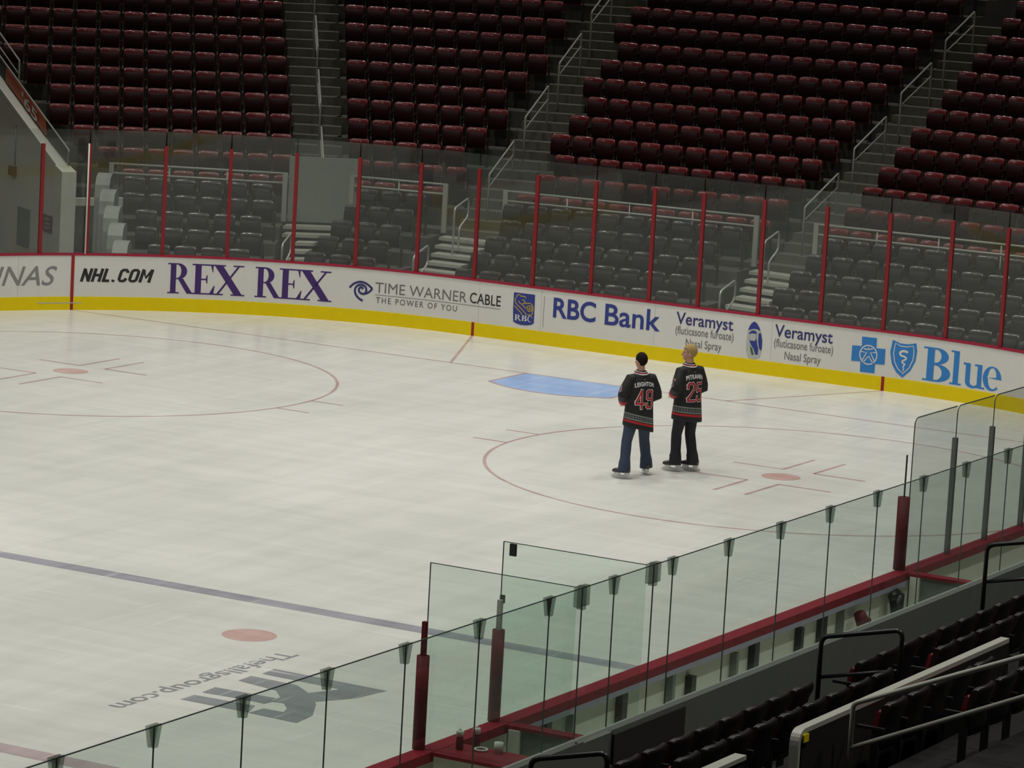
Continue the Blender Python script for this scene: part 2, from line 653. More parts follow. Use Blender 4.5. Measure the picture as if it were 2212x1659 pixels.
LW = 0.055
GL = 89.0 * FT
seg(GL, -37.0 * FT, GL, 37.0 * FT, LW, 1)                       # goal line
seg(25.55 * FT, -RY + .02, 25.55 * FT, RY - .02, 0.305, 3)      # blue line
seg(-0.2 * FT, -RY + .02, -0.2 * FT, RY - .02, 0.305, 4)        # red centre line
for sy in (1, -1):
    seg(GL, sy * 9.1 * FT, RX - .01, sy * 13.95 * FT, LW, 1)    # trapezoid
    fx, fy = 68.75 * FT, sy * 22.05 * FT
    circle(fx, fy, 15 * FT, LW, 1)
    disc(fx, fy, 0.305, 2)
    for ax in (1, -1):
        for ay in (1, -1):
            x0, y0 = fx + ax * 2.1 * FT, fy + ay * 0.86 * FT
            seg(x0, y0, x0 + ax * 3.85 * FT, y0, LW, 1)
            seg(x0, y0, x0, y0 + ay * 2.85 * FT, LW, 1)
        for ay in (1, -1):
            x0 = fx + ax * 1.75 * FT
            y0 = fy + ay * 14.95 * FT
            seg(x0, y0, x0, y0 + ay * 2.0 * FT, LW, 1)
    disc(20.0 * FT, sy * 22.05 * FT, 0.33, 2)
# crease
cw = 3.95 * FT
arcp = [(GL - 4.45 * FT - (0.46 * (1 - ((-1 + 2 * i / 16) ** 2))), -cw + 2 * cw * i / 16) for i in range(17)]
flat([(GL - LW / 2, -cw)] + [p for p in arcp] + [(GL - LW / 2, cw)], Z1, 5)
for a, b in zip(arcp, arcp[1:]):
    seg(a[0], a[1], b[0], b[1], LW, 1, Z2)
seg(GL, cw, arcp[-1][0], cw, LW, 1, Z2)
seg(GL, -cw, arcp[0][0], -cw, LW, 1, Z2)
# grey mark and web address painted into the neutral zone
ICE_LOGO = [[(4.54, -7.92), (4.84, -7.89), (4.81, -9.42), (4.27, -9.34), (3.81, -9.08), (4.08, -8.79), (4.51, -8.98)],
            [(4.08, -7.9), (4.37, -7.88), (4.35, -8.51), (4.1, -8.82), (3.88, -8.85), (3.97, -8.48)],
            [(3.34, -7.91), (3.64, -7.88), (3.67, -8.67), (3.37, -8.72), (3.38, -8.45)],
            [(2.91, -7.91), (3.18, -7.91), (3.22, -8.69), (2.92, -8.8)],
            [(3.97, -8.48), (4.35, -8.51), (4.07, -8.88), (3.73, -9.16), (3.28, -9.4), (2.88, -9.45), (2.91, -8.81), (3.18, -8.83), (3.19, -9.08),
             (3.35, -9.02), (3.54, -8.86), (3.5, -8.73), (3.22, -8.69), (3.4, -8.71), (3.73, -8.69)]]
tb = text_bm('Thefallsgroup.com', bold=0.012)
fit(tb, -5.62, -2.14, 7.40, 7.74)
for i, sp in enumerate(ICE_LOGO):
    g = shapes_bm([[[(-x, -y) for x, y in sp]]])
    for v in g.verts:
        v.co.z = 0.0004 * i
    me = bpy.data.meshes.new('g')
    g.to_mesh(me)
    g.free()
    tb.from_mesh(me)
for f in tb.faces:
    vs = [bm.verts.new((-v.co.x, -v.co.y, Z1 + v.co.z)) for v in f.verts]
    nf = bm.faces.new(vs)
    nf.material_index = 6
    if nf.normal.z < 0:
        nf.normal_flip()
tb.free()
me = bpy.data.meshes.new('floor_ice')
bm.normal_update()
for f in bm.faces:
    if f.material_index and f.normal.z < 0:
        f.normal_flip()
bm.to_mesh(me)
bm.free()
o = obj('floor_ice', me, [MT['ice'], MT['ice_red'], MT['ice_dot'], MT['ice_blue'], MT['ice_center'], MT['crease'], MT['ice_grey']])
o['kind'] = 'structure'

# ------------------------------------------------------------------ dasher boards around the end
BS0, BS1 = -(CY + ARC), CY + ARC + 14
boards = empty('dasher_boards', (RX, 0, 0))
tag(boards, 'white rink boards with yellow kick plate curving round the end of the ice', 'rink boards')


def bpart(name, bm, m, label=None, parent=boards):
    bmesh.ops.translate(bm, vec=(-RX, 0, 0), verts=bm.verts)
    o = bmo(name, bm, m, parent)
    if label:
        o['label'] = label
    return o


bm = bmesh.new()
sweep(bm, BS0, BS1, pr4(0.0, 0.10, 0.255, 1.05), mi=0)
for s in (13.35, 12.0, 11.1, 8.9, 6.55, 4.15, 2.8, 0.4, -2.0, -4.5, -6.9):
    sweep(bm, s - .004, s + .004, pr4(-0.0012, 0.01, 0.26, 1.05), mi=1)
bpart('facing', bm, [MT['white'], MT['seam']])
bm = bmesh.new()
sweep(bm, BS0, BS1, pr4(-0.012, 0.10, 0.0, 0.255))
bpart('kick_plate', bm, MT['yellow'], 'yellow kick plate')
bm = bmesh.new()
sweep(bm, BS0, BS1, pr4(-0.012, 0.16, 1.05, 1.083))
bpart('cap_rail', bm, MT['cap'], 'dark red cap rail')
for s in (4.25, -4.245):
    bm = bmesh.new()
    sweep(bm, s - .03, s + .03, pr4(-0.0145, 0.0, 0.002, 0.257))
    bpart('stripe', bm, MT['stripe'], 'short red stripe on the kick plate')
bm = bmesh.new()
sweep(bm, 12.258 - .03, 12.258 + .03, pr4(-0.0145, 0.0, 0.002, 1.05))
bpart('stripe', bm, MT['stripe'], 'tall red stripe where the goal line meets the boards')
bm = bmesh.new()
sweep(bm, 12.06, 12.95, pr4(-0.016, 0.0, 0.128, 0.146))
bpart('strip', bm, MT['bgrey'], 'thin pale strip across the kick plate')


def ad_text(body, s0, s1, z0, z1, m, label, bold=0.0, shear=0.0, space=1.0, proud=0.004):
    b = text_bm(body, bold=bold, shear=shear, space=space)
    fit(b, -s0, -s1, z0, z1)
    for v in b.verts:
        v.co.x = -v.co.x
    on_boards(b, proud)
    return bpart('lettering', b, m, label)


def ad_flat(b, m, name, label, proud=0.004):
    on_boards(b, proud)
    return bpart(name, b, m, label)


ad_text('CAROLINAS', 15.65, 12.565, .47, .845, MT['plgrey'], 'grey slanted sans capitals', bold=.008, shear=.3)
HEAVY = {'N': (.62, [[(.09, 0), (.09, 1)], [(.10, .92), (.52, .08)], [(.53, 0), (.53, 1)]]), 'H': (.62, [[(.09, 0), (.09, 1)], [(.09, .5), (.53, .5)], [(.53, 0), (.53, 1)]]),
         'L': (.54, [[(.09, 1), (.09, 0)], [(.0, .085), (.48, .085)]]), '.': (.26, [[(.09, .0), (.09, .17)]]),
         'C': (.60, [[(.52, .70), (.50, .82), (.42, .915), (.20, .915), (.10, .82), (.09, .70), (.09, .30), (.10, .18), (.20, .085), (.42, .085), (.50, .18), (.52, .30)]]),
         'O': (.62, [[(.53, .70), (.52, .82), (.42, .915), (.20, .915), (.10, .82), (.09, .70), (.09, .30), (.10, .18), (.20, .085), (.42, .085), (.52, .18), (.53, .30), (.53, .72)]]),
         'M': (.78, [[(.09, 0), (.09, 1)], [(.11, .94), (.38, .36), (.65, .94)], [(.67, 0), (.67, 1)]])}
st_, x_ = [], 0
for ch in 'NHL.COM':
    st_ += [([(x_ + px_ + .26 * py_, py_) for px_, py_ in p], .205) for p in HEAVY[ch][1]]
    x_ += HEAVY[ch][0] + .10
b = strokes_bm(st_)
fit(b, -12.11, -10.66, .538, .808)
for v in b.verts:
    v.co.x = -v.co.x
ad_flat(b, MT['pblack'], 'lettering', 'black slanted heavy capitals')
for s0, s1 in ((10.40, 8.91), (8.715, 7.21)):
    W_ = s0 - s1
    b = serif_bm('REX', [(0, .54, .585), (.47, .60, .585), (.86, W_ - .86 - .02, .585)])
    fit(b, -s0, -s1, .352, .94)
    for v in b.verts:
        v.co.x = -v.co.x
    ad_flat(b, MT['purple'], 'lettering', 'large purple serif capitals')
EYE_A = [(6.862, 0.664), (6.791, 0.748), (6.676, 0.798), (6.558, 0.788), (6.465, 0.732), (6.403, 0.681), (6.454, 0.62), (6.523, 0.575), (6.605, 0.561), (6.661, 0.59), (6.68, 0.645), (6.654, 0.686), (6.612, 0.692), (6.589, 0.66)]
EYE_B = [(6.586, 0.43), (6.683, 0.479), (6.744, 0.56), (6.757, 0.639), (6.725, 0.705), (6.661, 0.743), (6.578, 0.734), (6.529, 0.688), (6.521, 0.625), (6.551, 0.577)]


def smooth_pts(p, n=2):
    p = [Vector((a[0], a[1])) for a in p]
    for _ in range(n):
        q = [p[0]]
        for a, b in zip(p, p[1:]):
            q += [a * .75 + b * .25, a * .25 + b * .75]
        q.append(p[-1])
        p = q
    return p


ad_flat(strokes_bm([(smooth_pts(EYE_A[:6], 2) + [Vector(EYE_A[5])] + smooth_pts(EYE_A[5:], 2), .042), (smooth_pts(EYE_B), .042)]), MT['navy'], 'emblem', 'dark blue spiral eye emblem')
ad_text('TIME WARNER', 6.345, 4.42, .612, .815, MT['pgrey'], 'thin grey capitals')
ad_text('CABLE', 4.35, 3.675, .618, .822, MT['pblack'], 'thin black capitals', bold=.006)
ad_text('THE POWER OF YOU', 6.32, 4.62, .415, .53, MT['pgrey'], 'small spaced grey capitals', bold=.012, space=1.28)
bm = shapes_bm([[rect(3.685, .566, 6.347, .576)]])
ad_flat(bm, MT['pgrey'], 'rule', 'thin grey rule')
PANEL = [(3.402, 0.929), (2.946, 0.93), (2.941, 0.737), (2.939, 0.39), (2.986, 0.356), (3.082, 0.334), (3.212, 0.326), (3.319, 0.346), (3.385, 0.376), (3.402, 0.613)]
LION = [[(3.331, 0.837), (3.337, 0.876), (3.306, 0.898), (3.265, 0.891), (3.238, 0.865), (3.199, 0.879), (3.145, 0.868), (3.139, 0.837)], [(3.218, 0.806), (3.157, 0.799), (3.175, 0.772), (3.134, 0.769), (3.133, 0.744)], [(3.355, 0.834), (3.373, 0.775), (3.343, 0.72), (3.232, 0.64), (3.163, 0.586), (3.098, 0.526)], [(3.29, 0.784), (3.272, 0.746), (3.196, 0.708), (3.118, 0.645)], [(3.374, 0.681), (3.33, 0.636), (3.244, 0.574), (3.2, 0.528)], [(3.206, 0.736), (3.125, 0.745), (3.061, 0.76), (2.994, 0.738), (2.966, 0.677), (2.977, 0.597), (2.989, 0.538), (3.078, 0.532)], [(3.105, 0.69), (3.05, 0.714), (2.999, 0.695), (2.987, 0.632), (3.033, 0.591), (3.084, 0.614), (3.105, 0.69)], [(3.05, 0.714), (3.037, 0.59)], [(3.102, 0.647), (2.989, 0.66)]]
emb = ad_flat(shapes_bm([[PANEL]]), MT['rblue'], 'emblem', 'blue shield panel with a golden beast')
b = strokes_bm([(smooth_pts(p, 1), .017) for p in LION])
on_boards(b, .006)
bpart('beast_outline', b, MT['gold'], 'golden outline').parent = emb
b = serif_bm('RBC', [(0, .155, .115), (.145, .14, .115), (.275, .125, .115)])
fit(b, -3.36, -2.985, .40, .52)
for v in b.verts:
    v.co.x = -v.co.x
on_boards(b, .006)
bpart('lettering', b, MT['white'], 'white serif capitals').parent = emb
ad_flat(shapes_bm([[rect(2.738, .336, 2.746, .925)]]), MT['pgrey'], 'rule', 'thin vertical rule')
ad_text('RBC', 2.54, 1.635, .545, .932, MT['rblue'], 'blue bold capitals', bold=.022)
ad_text('Bank', 1.44, .28, .535, .935, MT['rblue'], 'blue bold word', bold=.015)
for (a, c) in ((-.043, -1.213), (-2.055, -3.21)):
    ad_text('Veramyst', a, c, .655, .955, MT['navy'], 'dark blue rounded word', bold=.012)
    ad_text('(fluticasone furoate)', a, c - .02, .50, .695, MT['pgrey'], 'narrow grey words in brackets', bold=.004)
    ad_text('Nasal Spray', a - .225, c + .21, .285, .478, MT['pgrey'], 'narrow grey words', bold=.004)
B_BODY = [(-1.634, 0.953), (-1.701, 0.907), (-1.756, 0.825), (-1.791, 0.74), (-1.819, 0.619), (-1.81, 0.423), (-1.784, 0.313), (-1.68, 0.269), (-1.552, 0.276), (-1.499, 0.403), (-1.497, 0.563), (-1.508, 0.751), (-1.544, 0.858), (-1.584, 0.916)]
B_NOSE = [(-1.634, 0.954), (-1.69, 0.923), (-1.744, 0.85), (-1.768, 0.795), (-1.698, 0.818), (-1.639, 0.82), (-1.563, 0.798), (-1.516, 0.779), (-1.544, 0.858), (-1.583, 0.92)]
B_LEFT = [(-1.539, 0.728), (-1.584, 0.778), (-1.651, 0.79), (-1.692, 0.764), (-1.695, 0.658), (-1.717, 0.554), (-1.749, 0.451), (-1.742, 0.352), (-1.693, 0.347), (-1.657, 0.44), (-1.593, 0.521), (-1.559, 0.588)]
B_WIN = [(-1.545, 0.711), (-1.607, 0.732), (-1.685, 0.728), (-1.691, 0.64), (-1.665, 0.597), (-1.568, 0.598), (-1.543, 0.667)]
B_RIGHT = [(-1.733, 0.742), (-1.78, 0.757), (-1.815, 0.619), (-1.819, 0.495), (-1.804, 0.431), (-1.762, 0.47), (-1.734, 0.591)]
B_GREEN = [(-1.575, 0.501), (-1.627, 0.454), (-1.664, 0.343), (-1.621, 0.333), (-1.591, 0.414)]
bm = bmesh.new()
for i, (sp, mi) in enumerate(((B_BODY, 0), (B_NOSE, 1), (B_LEFT, 1), (B_RIGHT, 1), (B_WIN, 0), (B_GREEN, 2))):
    g = shapes_bm([[sp]])
    on_boards(g, .003 + .0012 * (1 + (i > 0) + (i == 4)))
    for f in g.faces:
        f.material_index = mi
    me = bpy.data.meshes.new('g')
    g.to_mesh(me)
    g.free()
    bm.from_mesh(me)
bpart('picture', bm, [MT['bgrey'], MT['rblue'], MT['green']], 'printed picture of a blue and silver spray bottle')
CROSS = [(-3.78, 0.929), (-4.072, 0.934), (-4.074, 0.749), (-4.251, 0.757), (-4.254, 0.472), (-4.07, 0.464), (-4.067, 0.296), (-3.784, 0.291), (-3.78, 0.477), (-3.599, 0.47), (-3.601, 0.75), (-3.786, 0.757)]
FIG = [[(-3.777, 0.659), (-3.89, 0.651), (-3.813, 0.503)], [(-4.073, 0.673), (-3.965, 0.656), (-4.045, 0.524)], [(-3.835, 0.469), (-3.932, 0.592), (-4.028, 0.473)], [(-3.832, 0.715), (-3.926, 0.708), (-4.007, 0.736)], [(-3.923, 0.708), (-3.926, 0.748)]]
SHIELD = [(-4.38, 0.943), (-4.52, 0.893), (-4.679, 0.893), (-4.842, 0.931), (-4.869, 0.794), (-4.851, 0.614), (-4.763, 0.426), (-4.615, 0.281), (-4.48, 0.376), (-4.39, 0.514), (-4.345, 0.716)]
SH_LINE = [(-4.438, 0.888), (-4.544, 0.847), (-4.665, 0.846), (-4.79, 0.876), (-4.81, 0.766), (-4.797, 0.623), (-4.731, 0.472), (-4.619, 0.357), (-4.516, 0.434), (-4.447, 0.544), (-4.412, 0.707), (-4.438, 0.888)]
SNAKE = [(-4.69, 0.75), (-4.601, 0.769), (-4.532, 0.731), (-4.553, 0.675), (-4.649, 0.664), (-4.671, 0.622), (-4.584, 0.582), (-4.595, 0.546), (-4.659, 0.532), (-4.607, 0.488), (-4.634, 0.454), (-4.614, 0.4)]
emb = ad_flat(shapes_bm([[CROSS]]), MT['gblue'], 'emblem', 'sky blue cross emblem')
ring_ = [(-3.927 + .166 * math.cos(2 * PI * i / 40), .614 + .17 * math.sin(2 * PI * i / 40)) for i in range(41)]
b = strokes_bm([(ring_, .022, True)] + [(p, .02) for p in FIG])
on_boards(b, .006)
bpart('figure', b, MT['white'], 'white ring with star figure').parent = emb
emb = ad_flat(shapes_bm([[SHIELD]]), MT['gblue'], 'emblem', 'sky blue pointed shield emblem')
sn = smooth_pts(SNAKE, 2)
b = strokes_bm([(SH_LINE, .017, True), (sn, [.046 - .03 * i / len(sn) for i in range(len(sn))])])
on_boards(b, .006)
bpart('serpent', b, MT['white'], 'white serpent and border').parent = emb
b = serif_bm('Blue', [(0, .66, .60), (.56, .52, .60), (.83, .50, .60), (1.24, .56, .60)])
fit(b, 5.0, 6.63, .285, .90)
for v in b.verts:
    v.co.x = -v.co.x
ad_flat(b, MT['gblue'], 'lettering', 'large sky blue serif word')

# ------------------------------------------------------------------ end glass: panes and red posts
POST_S = [15.45, 14.15, 12.91, 11.99, 10.52, 9.28, 8.02, 6.79, 5.55, 4.32, 3.05, 1.81, 0.58, -0.43, -1.66, -2.91, -4.15, -5.37, -6.51, -7.8, -9.1]
for i, s in enumerate(POST_S):
    p = bp(s, 0.06)
    bm = bmesh.new()
    th = math.atan2(p.y - (CY if s > CY else (-CY if s < -CY else p.y)), p.x - CX) if abs(s) > CY else 0
    m_ = Matrix.Translation(p) @ Matrix.Rotation(th, 4, 'Z')
    box(bm, (-.028, -.034, 1.083), (.028, .034, 3.18), 0, m_)
    o = bmo('glass_post', bm, MT['red'])
    frm = 'from the left wall' if i < 10 else 'from the left wall'
    if i == 3:
        g2 = bmesh.new()
        tube(g2, [(p.x - .07, p.y - .03, 1.083), (p.x - .07, p.y - .03, 3.2)], .016, 8)
        bmo('white_strip', g2, MT['signwhite'], o)['label'] = 'white strip up the red post'
        tag(o, 'red glass post with a white strip, over the black slanted capitals', 'post', 'red posts of the end glass')
    else:
        tag(o, 'red post, %s in order along the end glass from its left end' % ORD[i + 1 - 2 if i > 1 else i + 1] if i > 1 else 'red post of the end glass beyond the left frame edge', 'post', 'red posts of the end glass')
for i, (a, c) in enumerate(zip(POST_S, POST_S[1:])):
    bm = bmesh.new()
    sweep(bm, a - .012, c + .012, pr4(.054, .066, 1.083, 3.46), step=.25)
    o = bmo('glass_screen', bm, MT['glass'])
    tag(o, 'clear end glass pane, %s in order from the left end of the boards' % ORD[i + 1] if i != 2 else 'clear end glass pane between first red post and white striped post', 'glass pane', 'panes of the end glass')

# ------------------------------------------------------------------ stands behind the end glass
# block: name, normal angle, distance of row 0 along the normal, seat span on row k along the tangent, words
TREAD, RISE, ZD = 0.84, 0.362, 1.2
PITCH = 0.53
BLK = {
    'L': dict(n=36.0, d0=35.85, lo=lambda k: -11.28, hi=lambda k: -7.28 + .335 * (k - 1) - (.5 if k == 0 else 0), rows=13, at='lo',
              words='block beside slanted grey wall', side='right'),
    'M1': dict(n=16.0, d0=37.71, lo=lambda k: -1.86 - .05 * (k - 1), hi=lambda k: .28 + .27 * (k - 1), rows=14, at='hi',
               words='narrow block between two stairs', side='left'),
    'M2': dict(n=2.0, d0=37.35, lo=lambda k: .27, hi=lambda k: 5.75 + .16 * (k - 1), rows=15, at='lo',
               words='wide block in the middle', side='right'),
    'R': dict(n=-8.25, d0=36.90, lo=lambda k: .2, hi=lambda k: 5.3 + .155 * (k - 1), rows=15, at='hi',
              words='block at the far right', side='left'),
}


def NT(deg):
    a = math.radians(deg)
    return Vector((math.cos(a), math.sin(a), 0)), Vector((-math.sin(a), math.cos(a), 0))


# seat mesh: faces local +y, origin on the floor below the backrest
def seat_back_bm():
    bm = bmesh.new()
    prof = [(.085, .38), (.07, .45), (.052, .56), (.038, .66), (.026, .765), (.020, .800), (.002, .828), (-.026, .836), (-.054, .818), (-.052, .77),
            (-.010, .66), (.006, .56), (.024, .45), (.042, .375)]
    xs = [-.215, -.205, -.17, -.09, 0, .09, .17, .205, .215]
    cols = []
    for i, x in enumerate(xs):
        u = x / .215
        drop = .028 * max(0, (abs(u) - .75) / .25) ** 2
        col = []
        for y, z in prof:
            zz = z - drop * (1 if z > .7 else 0)
            col.append(bm.verts.new((x, y + .045 * u * u * (1 if z > .5 else .6), zz)))
        cols.append(col)
    n = len(prof)
    for a, b in zip(cols, cols[1:]):
        for k in range(n):
            f = bm.faces.new((a[k], b[k], b[(k + 1) % n], a[(k + 1) % n]))
            f.smooth = True
            f.material_index = 0 if k < 7 else 1
    bm.faces.new(cols[0])
    bm.faces.new(cols[-1][::-1])
    return bm


def seat_pan_bm(open_=False):
    bm = bmesh.new()
    secs = [(-.20, .0), (-.17, .010), (-.08, .018), (0, .02), (.08, .018), (.17, .010), (.20, 0)]
    cols = []
    for x, b in secs:
        if open_:
            pr = [(.05, .43), (.20, .435 + b), (.40, .45 + b), (.46, .44), (.45, .40), (.25, .37 - b), (.06, .38)]
        else:
            pr = [(.10, .40), (.125, .44), (.15 + b, .50), (.145 + b, .62), (.12 + b, .72), (.095, .745), (.080, .72), (.085, .55), (.085, .42)]
        cols.append([bm.verts.new((x, y, z)) for y, z in pr])
    n = len(cols[0])
    for a, b in zip(cols, cols[1:]):
        for k in range(n):
            f = bm.faces.new((a[k], b[k], b[(k + 1) % n], a[(k + 1) % n]))
            f.smooth = True
    bm.faces.new(cols[0])
    bm.faces.new(cols[-1][::-1])
    return bm


def seat_arm_bm():
    bm = bmesh.new()
    box(bm, (-.285, .0, .575), (-.245, .27, .605))
    box(bm, (-.28, .05, 0.0), (-.25, .12, .58))
    box(bm, (-.29, .0, 0.0), (-.24, .18, .02))
    return bm


def mesh_of(bm, name, mats):
    bmesh.ops.recalc_face_normals(bm, faces=bm.faces)
    me = bpy.data.meshes.new(name)
    bm.to_mesh(me)
    bm.free()
    for m_ in mats:
        me.materials.append(m_)
    return me


def seat_set(b, r, p):
    return (mesh_of(seat_back_bm(), 'backrest', [b, r]), mesh_of(seat_pan_bm(), 'seat_pan', [p]), mesh_of(seat_arm_bm(), 'armrest', [MT['seat_iron']]))


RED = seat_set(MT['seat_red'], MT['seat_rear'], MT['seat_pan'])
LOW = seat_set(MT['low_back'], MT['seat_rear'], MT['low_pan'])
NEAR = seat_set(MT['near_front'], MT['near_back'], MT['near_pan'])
_protos = {}


def new_seat(kind, meshes, name):
    root = empty(name)
    for nm, me in zip(('backrest', 'seat_pan', 'armrest'), meshes):
        o = bpy.data.objects.new(nm, me)
        COL.objects.link(o)
        o.parent = root
    return root


def place_seat(kind, meshes, name, loc, rz, label, cat, group):
    if kind not in _protos:
        root = _protos[kind] = new_seat(kind, meshes, name)
    else:
        src = _protos[kind]
        root = src.copy()
        COL.objects.link(root)
        for ch in src.children:
            c = ch.copy()
            c.parent = root
            COL.objects.link(c)
    root.location = loc
    root.rotation_euler = (0, 0, rz)
    tag(root, label, cat, group)
    return root


spots = []
for key, B in BLK.items():
    N_, T_ = NT(B['n'])
    for k in range(B['rows']):
        lo, hi = B['lo'](k), B['hi'](k)
        n = int((hi - lo) / PITCH + .35) + 1
        for j in range(n):
            t = lo + j * PITCH if B['at'] == 'lo' else hi - j * PITCH
            P = N_ * (B['d0'] + TREAD * k) + T_ * t
            spots.append((k, key, j, P, B))
spots.sort(key=lambda q: ((q[3] - cam.location).length))
left_over = []
for i, (k, key, j, P, B) in enumerate(spots):
    loc = (P.x, P.y, ZD + RISE * k)
    rz = math.radians(B['n']) + PI / 2
    if i < 300:
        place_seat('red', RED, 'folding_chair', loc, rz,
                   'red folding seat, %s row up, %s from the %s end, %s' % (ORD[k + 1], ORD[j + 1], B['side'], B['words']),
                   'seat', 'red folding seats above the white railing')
    else:
        left_over.append((loc, rz))
bm = bmesh.new()
for loc, rz in left_over:
    m_ = Matrix.Translation(loc) @ Matrix.Rotation(rz, 4, 'Z')
    for si, me in enumerate(RED):
        n0 = len(bm.verts)
        f0 = len(bm.faces)
        bm.from_mesh(me)
        bm.verts.ensure_lookup_table()
        bm.faces.ensure_lookup_table()
        bmesh.ops.transform(bm, matrix=m_, verts=bm.verts[n0:])
        off = (0, 2, 3)[si]
        for f in bm.faces[f0:]:
            f.material_index += off
me = bpy.data.meshes.new('folding_chairs')
bm.to_mesh(me)
bm.free()
o = obj('folding_chairs', me, [MT['seat_red'], MT['seat_rear'], MT['seat_pan'], MT['seat_iron']])
tag(o, 'rows of red folding seats in the dark upper part of the stand', 'seats', kind='stuff')

# concrete tiers of the upper stand, one slab per block, reaching to the middle of its aisles
for key, B in BLK.items():
    N_, T_ = NT(B['n'])
    bm = bmesh.new()
    for k in range(B['rows'] + 1):
        d = B['d0'] + TREAD * k
        lo = B['lo'](k) - (.36 if key != 'R' else 1.5)
        hi = B['hi'](k) + .36
        a, b_, c, e = [N_ * dd + T_ * tt for dd, tt in ((d - .52, lo), (d + TREAD - .50, lo), (d + TREAD - .50, hi), (d - .52, hi))]
        prism(bm, [p[:2] for p in (a, b_, c, e)], -.3, ZD + RISE * k)
    o = bmo('slab_tiers', bm, MT['concrete'])
    o['kind'] = 'structure'


def end_pt(key, k, which):
    B = BLK[key]
    N_, T_ = NT(B['n'])
    t = B[which](k)
    return N_ * (B['d0'] + TREAD * k) + T_ * (t + (.36 if which == 'hi' else -.36))


AISLES = [('L', 'M1', 'stair between the block by the slanted wall and the narrow block'),
          ('M1', 'M2', 'stair between the narrow block and the wide middle block'),
          ('M2', 'R', 'stair between the wide middle block and the far right block')]
for ai, (ka, kb, words) in enumerate(AISLES):
    st = empty('aisle_stair', (0, 0, 0))
    tag(st, 'dark concrete ' + words, 'stairs', 'concrete aisle stairs')

    def ap(k, f):
        """aisle point at fractional row k, f in 0..1 across"""
        k0 = int(math.floor(k))
        q = []
        for kk in (k0, k0 + 1):
            a, b_ = end_pt(ka, kk, 'lo'), end_pt(kb, kk, 'hi')
            q.append(a * (1 - f) + b_ * f)
        r = k - k0
        return q[0] * (1 - r) + q[1] * r
    for h in range(-1, 2 * 13):
        k = h / 2 - .5
        bm = bmesh.new()
        a, b_, c, e = ap(k, .0), ap(k + .54, .0), ap(k + .54, 1.), ap(k, 1.)
        z = ZD + RISE * (h / 2)
        prism(bm, [p[:2] for p in (a, b_, c, e)], z - .34, z)
        bmo('step', bm, MT['stair'], st)
    # handrails up the middle
    start = {0: (0.0,), 1: (0.0,), 2: (0.0,)}[ai]
    for m_i in range(4):
        k0 = .15 + 2.9 * m_i
        k1 = k0 + 2.0
        A_, B_ = ap(k0, .5), ap(k1, .5)
        za, zb = ZD + RISE * k0 + .18, ZD + RISE * k1 + .05
        bm = bmesh.new()
        H = .93
        pts = bend([(A_.x, A_.y, za - .1), (A_.x, A_.y, za + H), (B_.x, B_.y, zb + H), (B_.x, B_.y, zb - .1)], .05)
        tube(bm, pts, .021, 8)
        rl = bmo('handrail', bm, MT['rail'])
        tag(rl, 'thin grey handrail, %s one up, %s' % (ORD[m_i + 1], words.replace('stair between the ', 'between ')), 'handrail', 'handrails of the upper stairs')
        bm = bmesh.new()
        tube(bm, [(A_.x, A_.y, za + H - .27), (B_.x, B_.y, zb + H - .30)], .016, 8)
        bmo('lower_bar', bm, MT['rail'], rl)

# dark back wall above the last rows
bm = bmesh.new()
for (a, b_) in (((30, 34), (50, 18)), ((50, 18), (56, 4)), ((56, 4), (54, -20))):
    d = Vector((b_[0] - a[0], b_[1] - a[1])).normalized()
    n = Vector((-d.y, d.x)) * -.3
    prism(bm, [a, b_, (b_[0] - n.x, b_[1] - n.y), (a[0] - n.x, a[1] - n.y)], -.3, 16)
o = bmo('wall_back', bm, MT['darkwall'])
o['kind'] = 'structure'

# ------------------------------------------------------------------ white railings and the lower dark seats
RAIL_Z = 2.2
RAILS = {'L': ((32.85, 14.43), (34.54, 11.22), 27.7, 'railing nearest the slanted grey wall'),
         'M1': ((35.40, 10.11), (35.79, 8.08), 10.8, 'short railing between the two stair gaps'),
         'M2': ((35.84, 6.68), (36.32, 1.20), 5.0, 'long railing in front of the wide middle block'),
         'R': ((36.12, -0.20), (36.36, -6.60), 2.3, 'railing running off at the far right')}
for key, (a, b_, deg, words) in RAILS.items():
    a, b_ = Vector((*a, 0)), Vector((*b_, 0))
    d = (b_ - a).normalized()
    r = empty('guard_rail', a)
    r.rotation_euler = (0, 0, math.atan2(d.y, d.x))
    Ln = (b_ - a).length
    for (nm, z) in (('top_bar', RAIL_Z), ('lower_bar', RAIL_Z - .20)):
        bm = bmesh.new()
        tube(bm, [(0, 0, z), (Ln, 0, z)], .024, 8)
        bmo(nm, bm, MT['rail'], r)
    for x in (0, Ln):
        bm = bmesh.new()
        box(bm, (x - .05, -.03, 1.2), (x + .05, .03, RAIL_Z + .02))
        bmo('end_post', bm, MT['rail'], r)
    n = int(Ln / 1.4)
    for i in range(1, n + 1):
        x = Ln * i / (n + 1)
        bm = bmesh.new()
        tube(bm, [(x, 0, 1.2), (x, 0, RAIL_Z)], .016, 8)
        bmo('post', bm, MT['rail'], r)
    tag(r, 'pale grey two-bar ' + words, 'railing', 'railings at the foot of the red seats')

LROWS, LT, LR_, LTOPZ = 6, .80, .25, 2.0
LEDGE = {'L': (42.0, 28.0), 'M1': (15.5, 11.5), 'M2': (11.5, 6.2), 'R': (6.2, 0.0)}
LWORD = {'L': 'block by stepped pale panels', 'M1': 'narrow lower block', 'M2': 'wide lower middle block', 'R': 'lower right block'}


def hit_edge(p, ang, q, d):
    """point on line p+ang meeting line q+d"""
    e = Vector((math.cos(math.radians(ang)), math.sin(math.radians(ang)), 0))
    det = e.x * -d.y + d.x * e.y
    t = ((q.x - p.x) * -d.y + d.x * (q.y - p.y)) / det
    return p + e * t


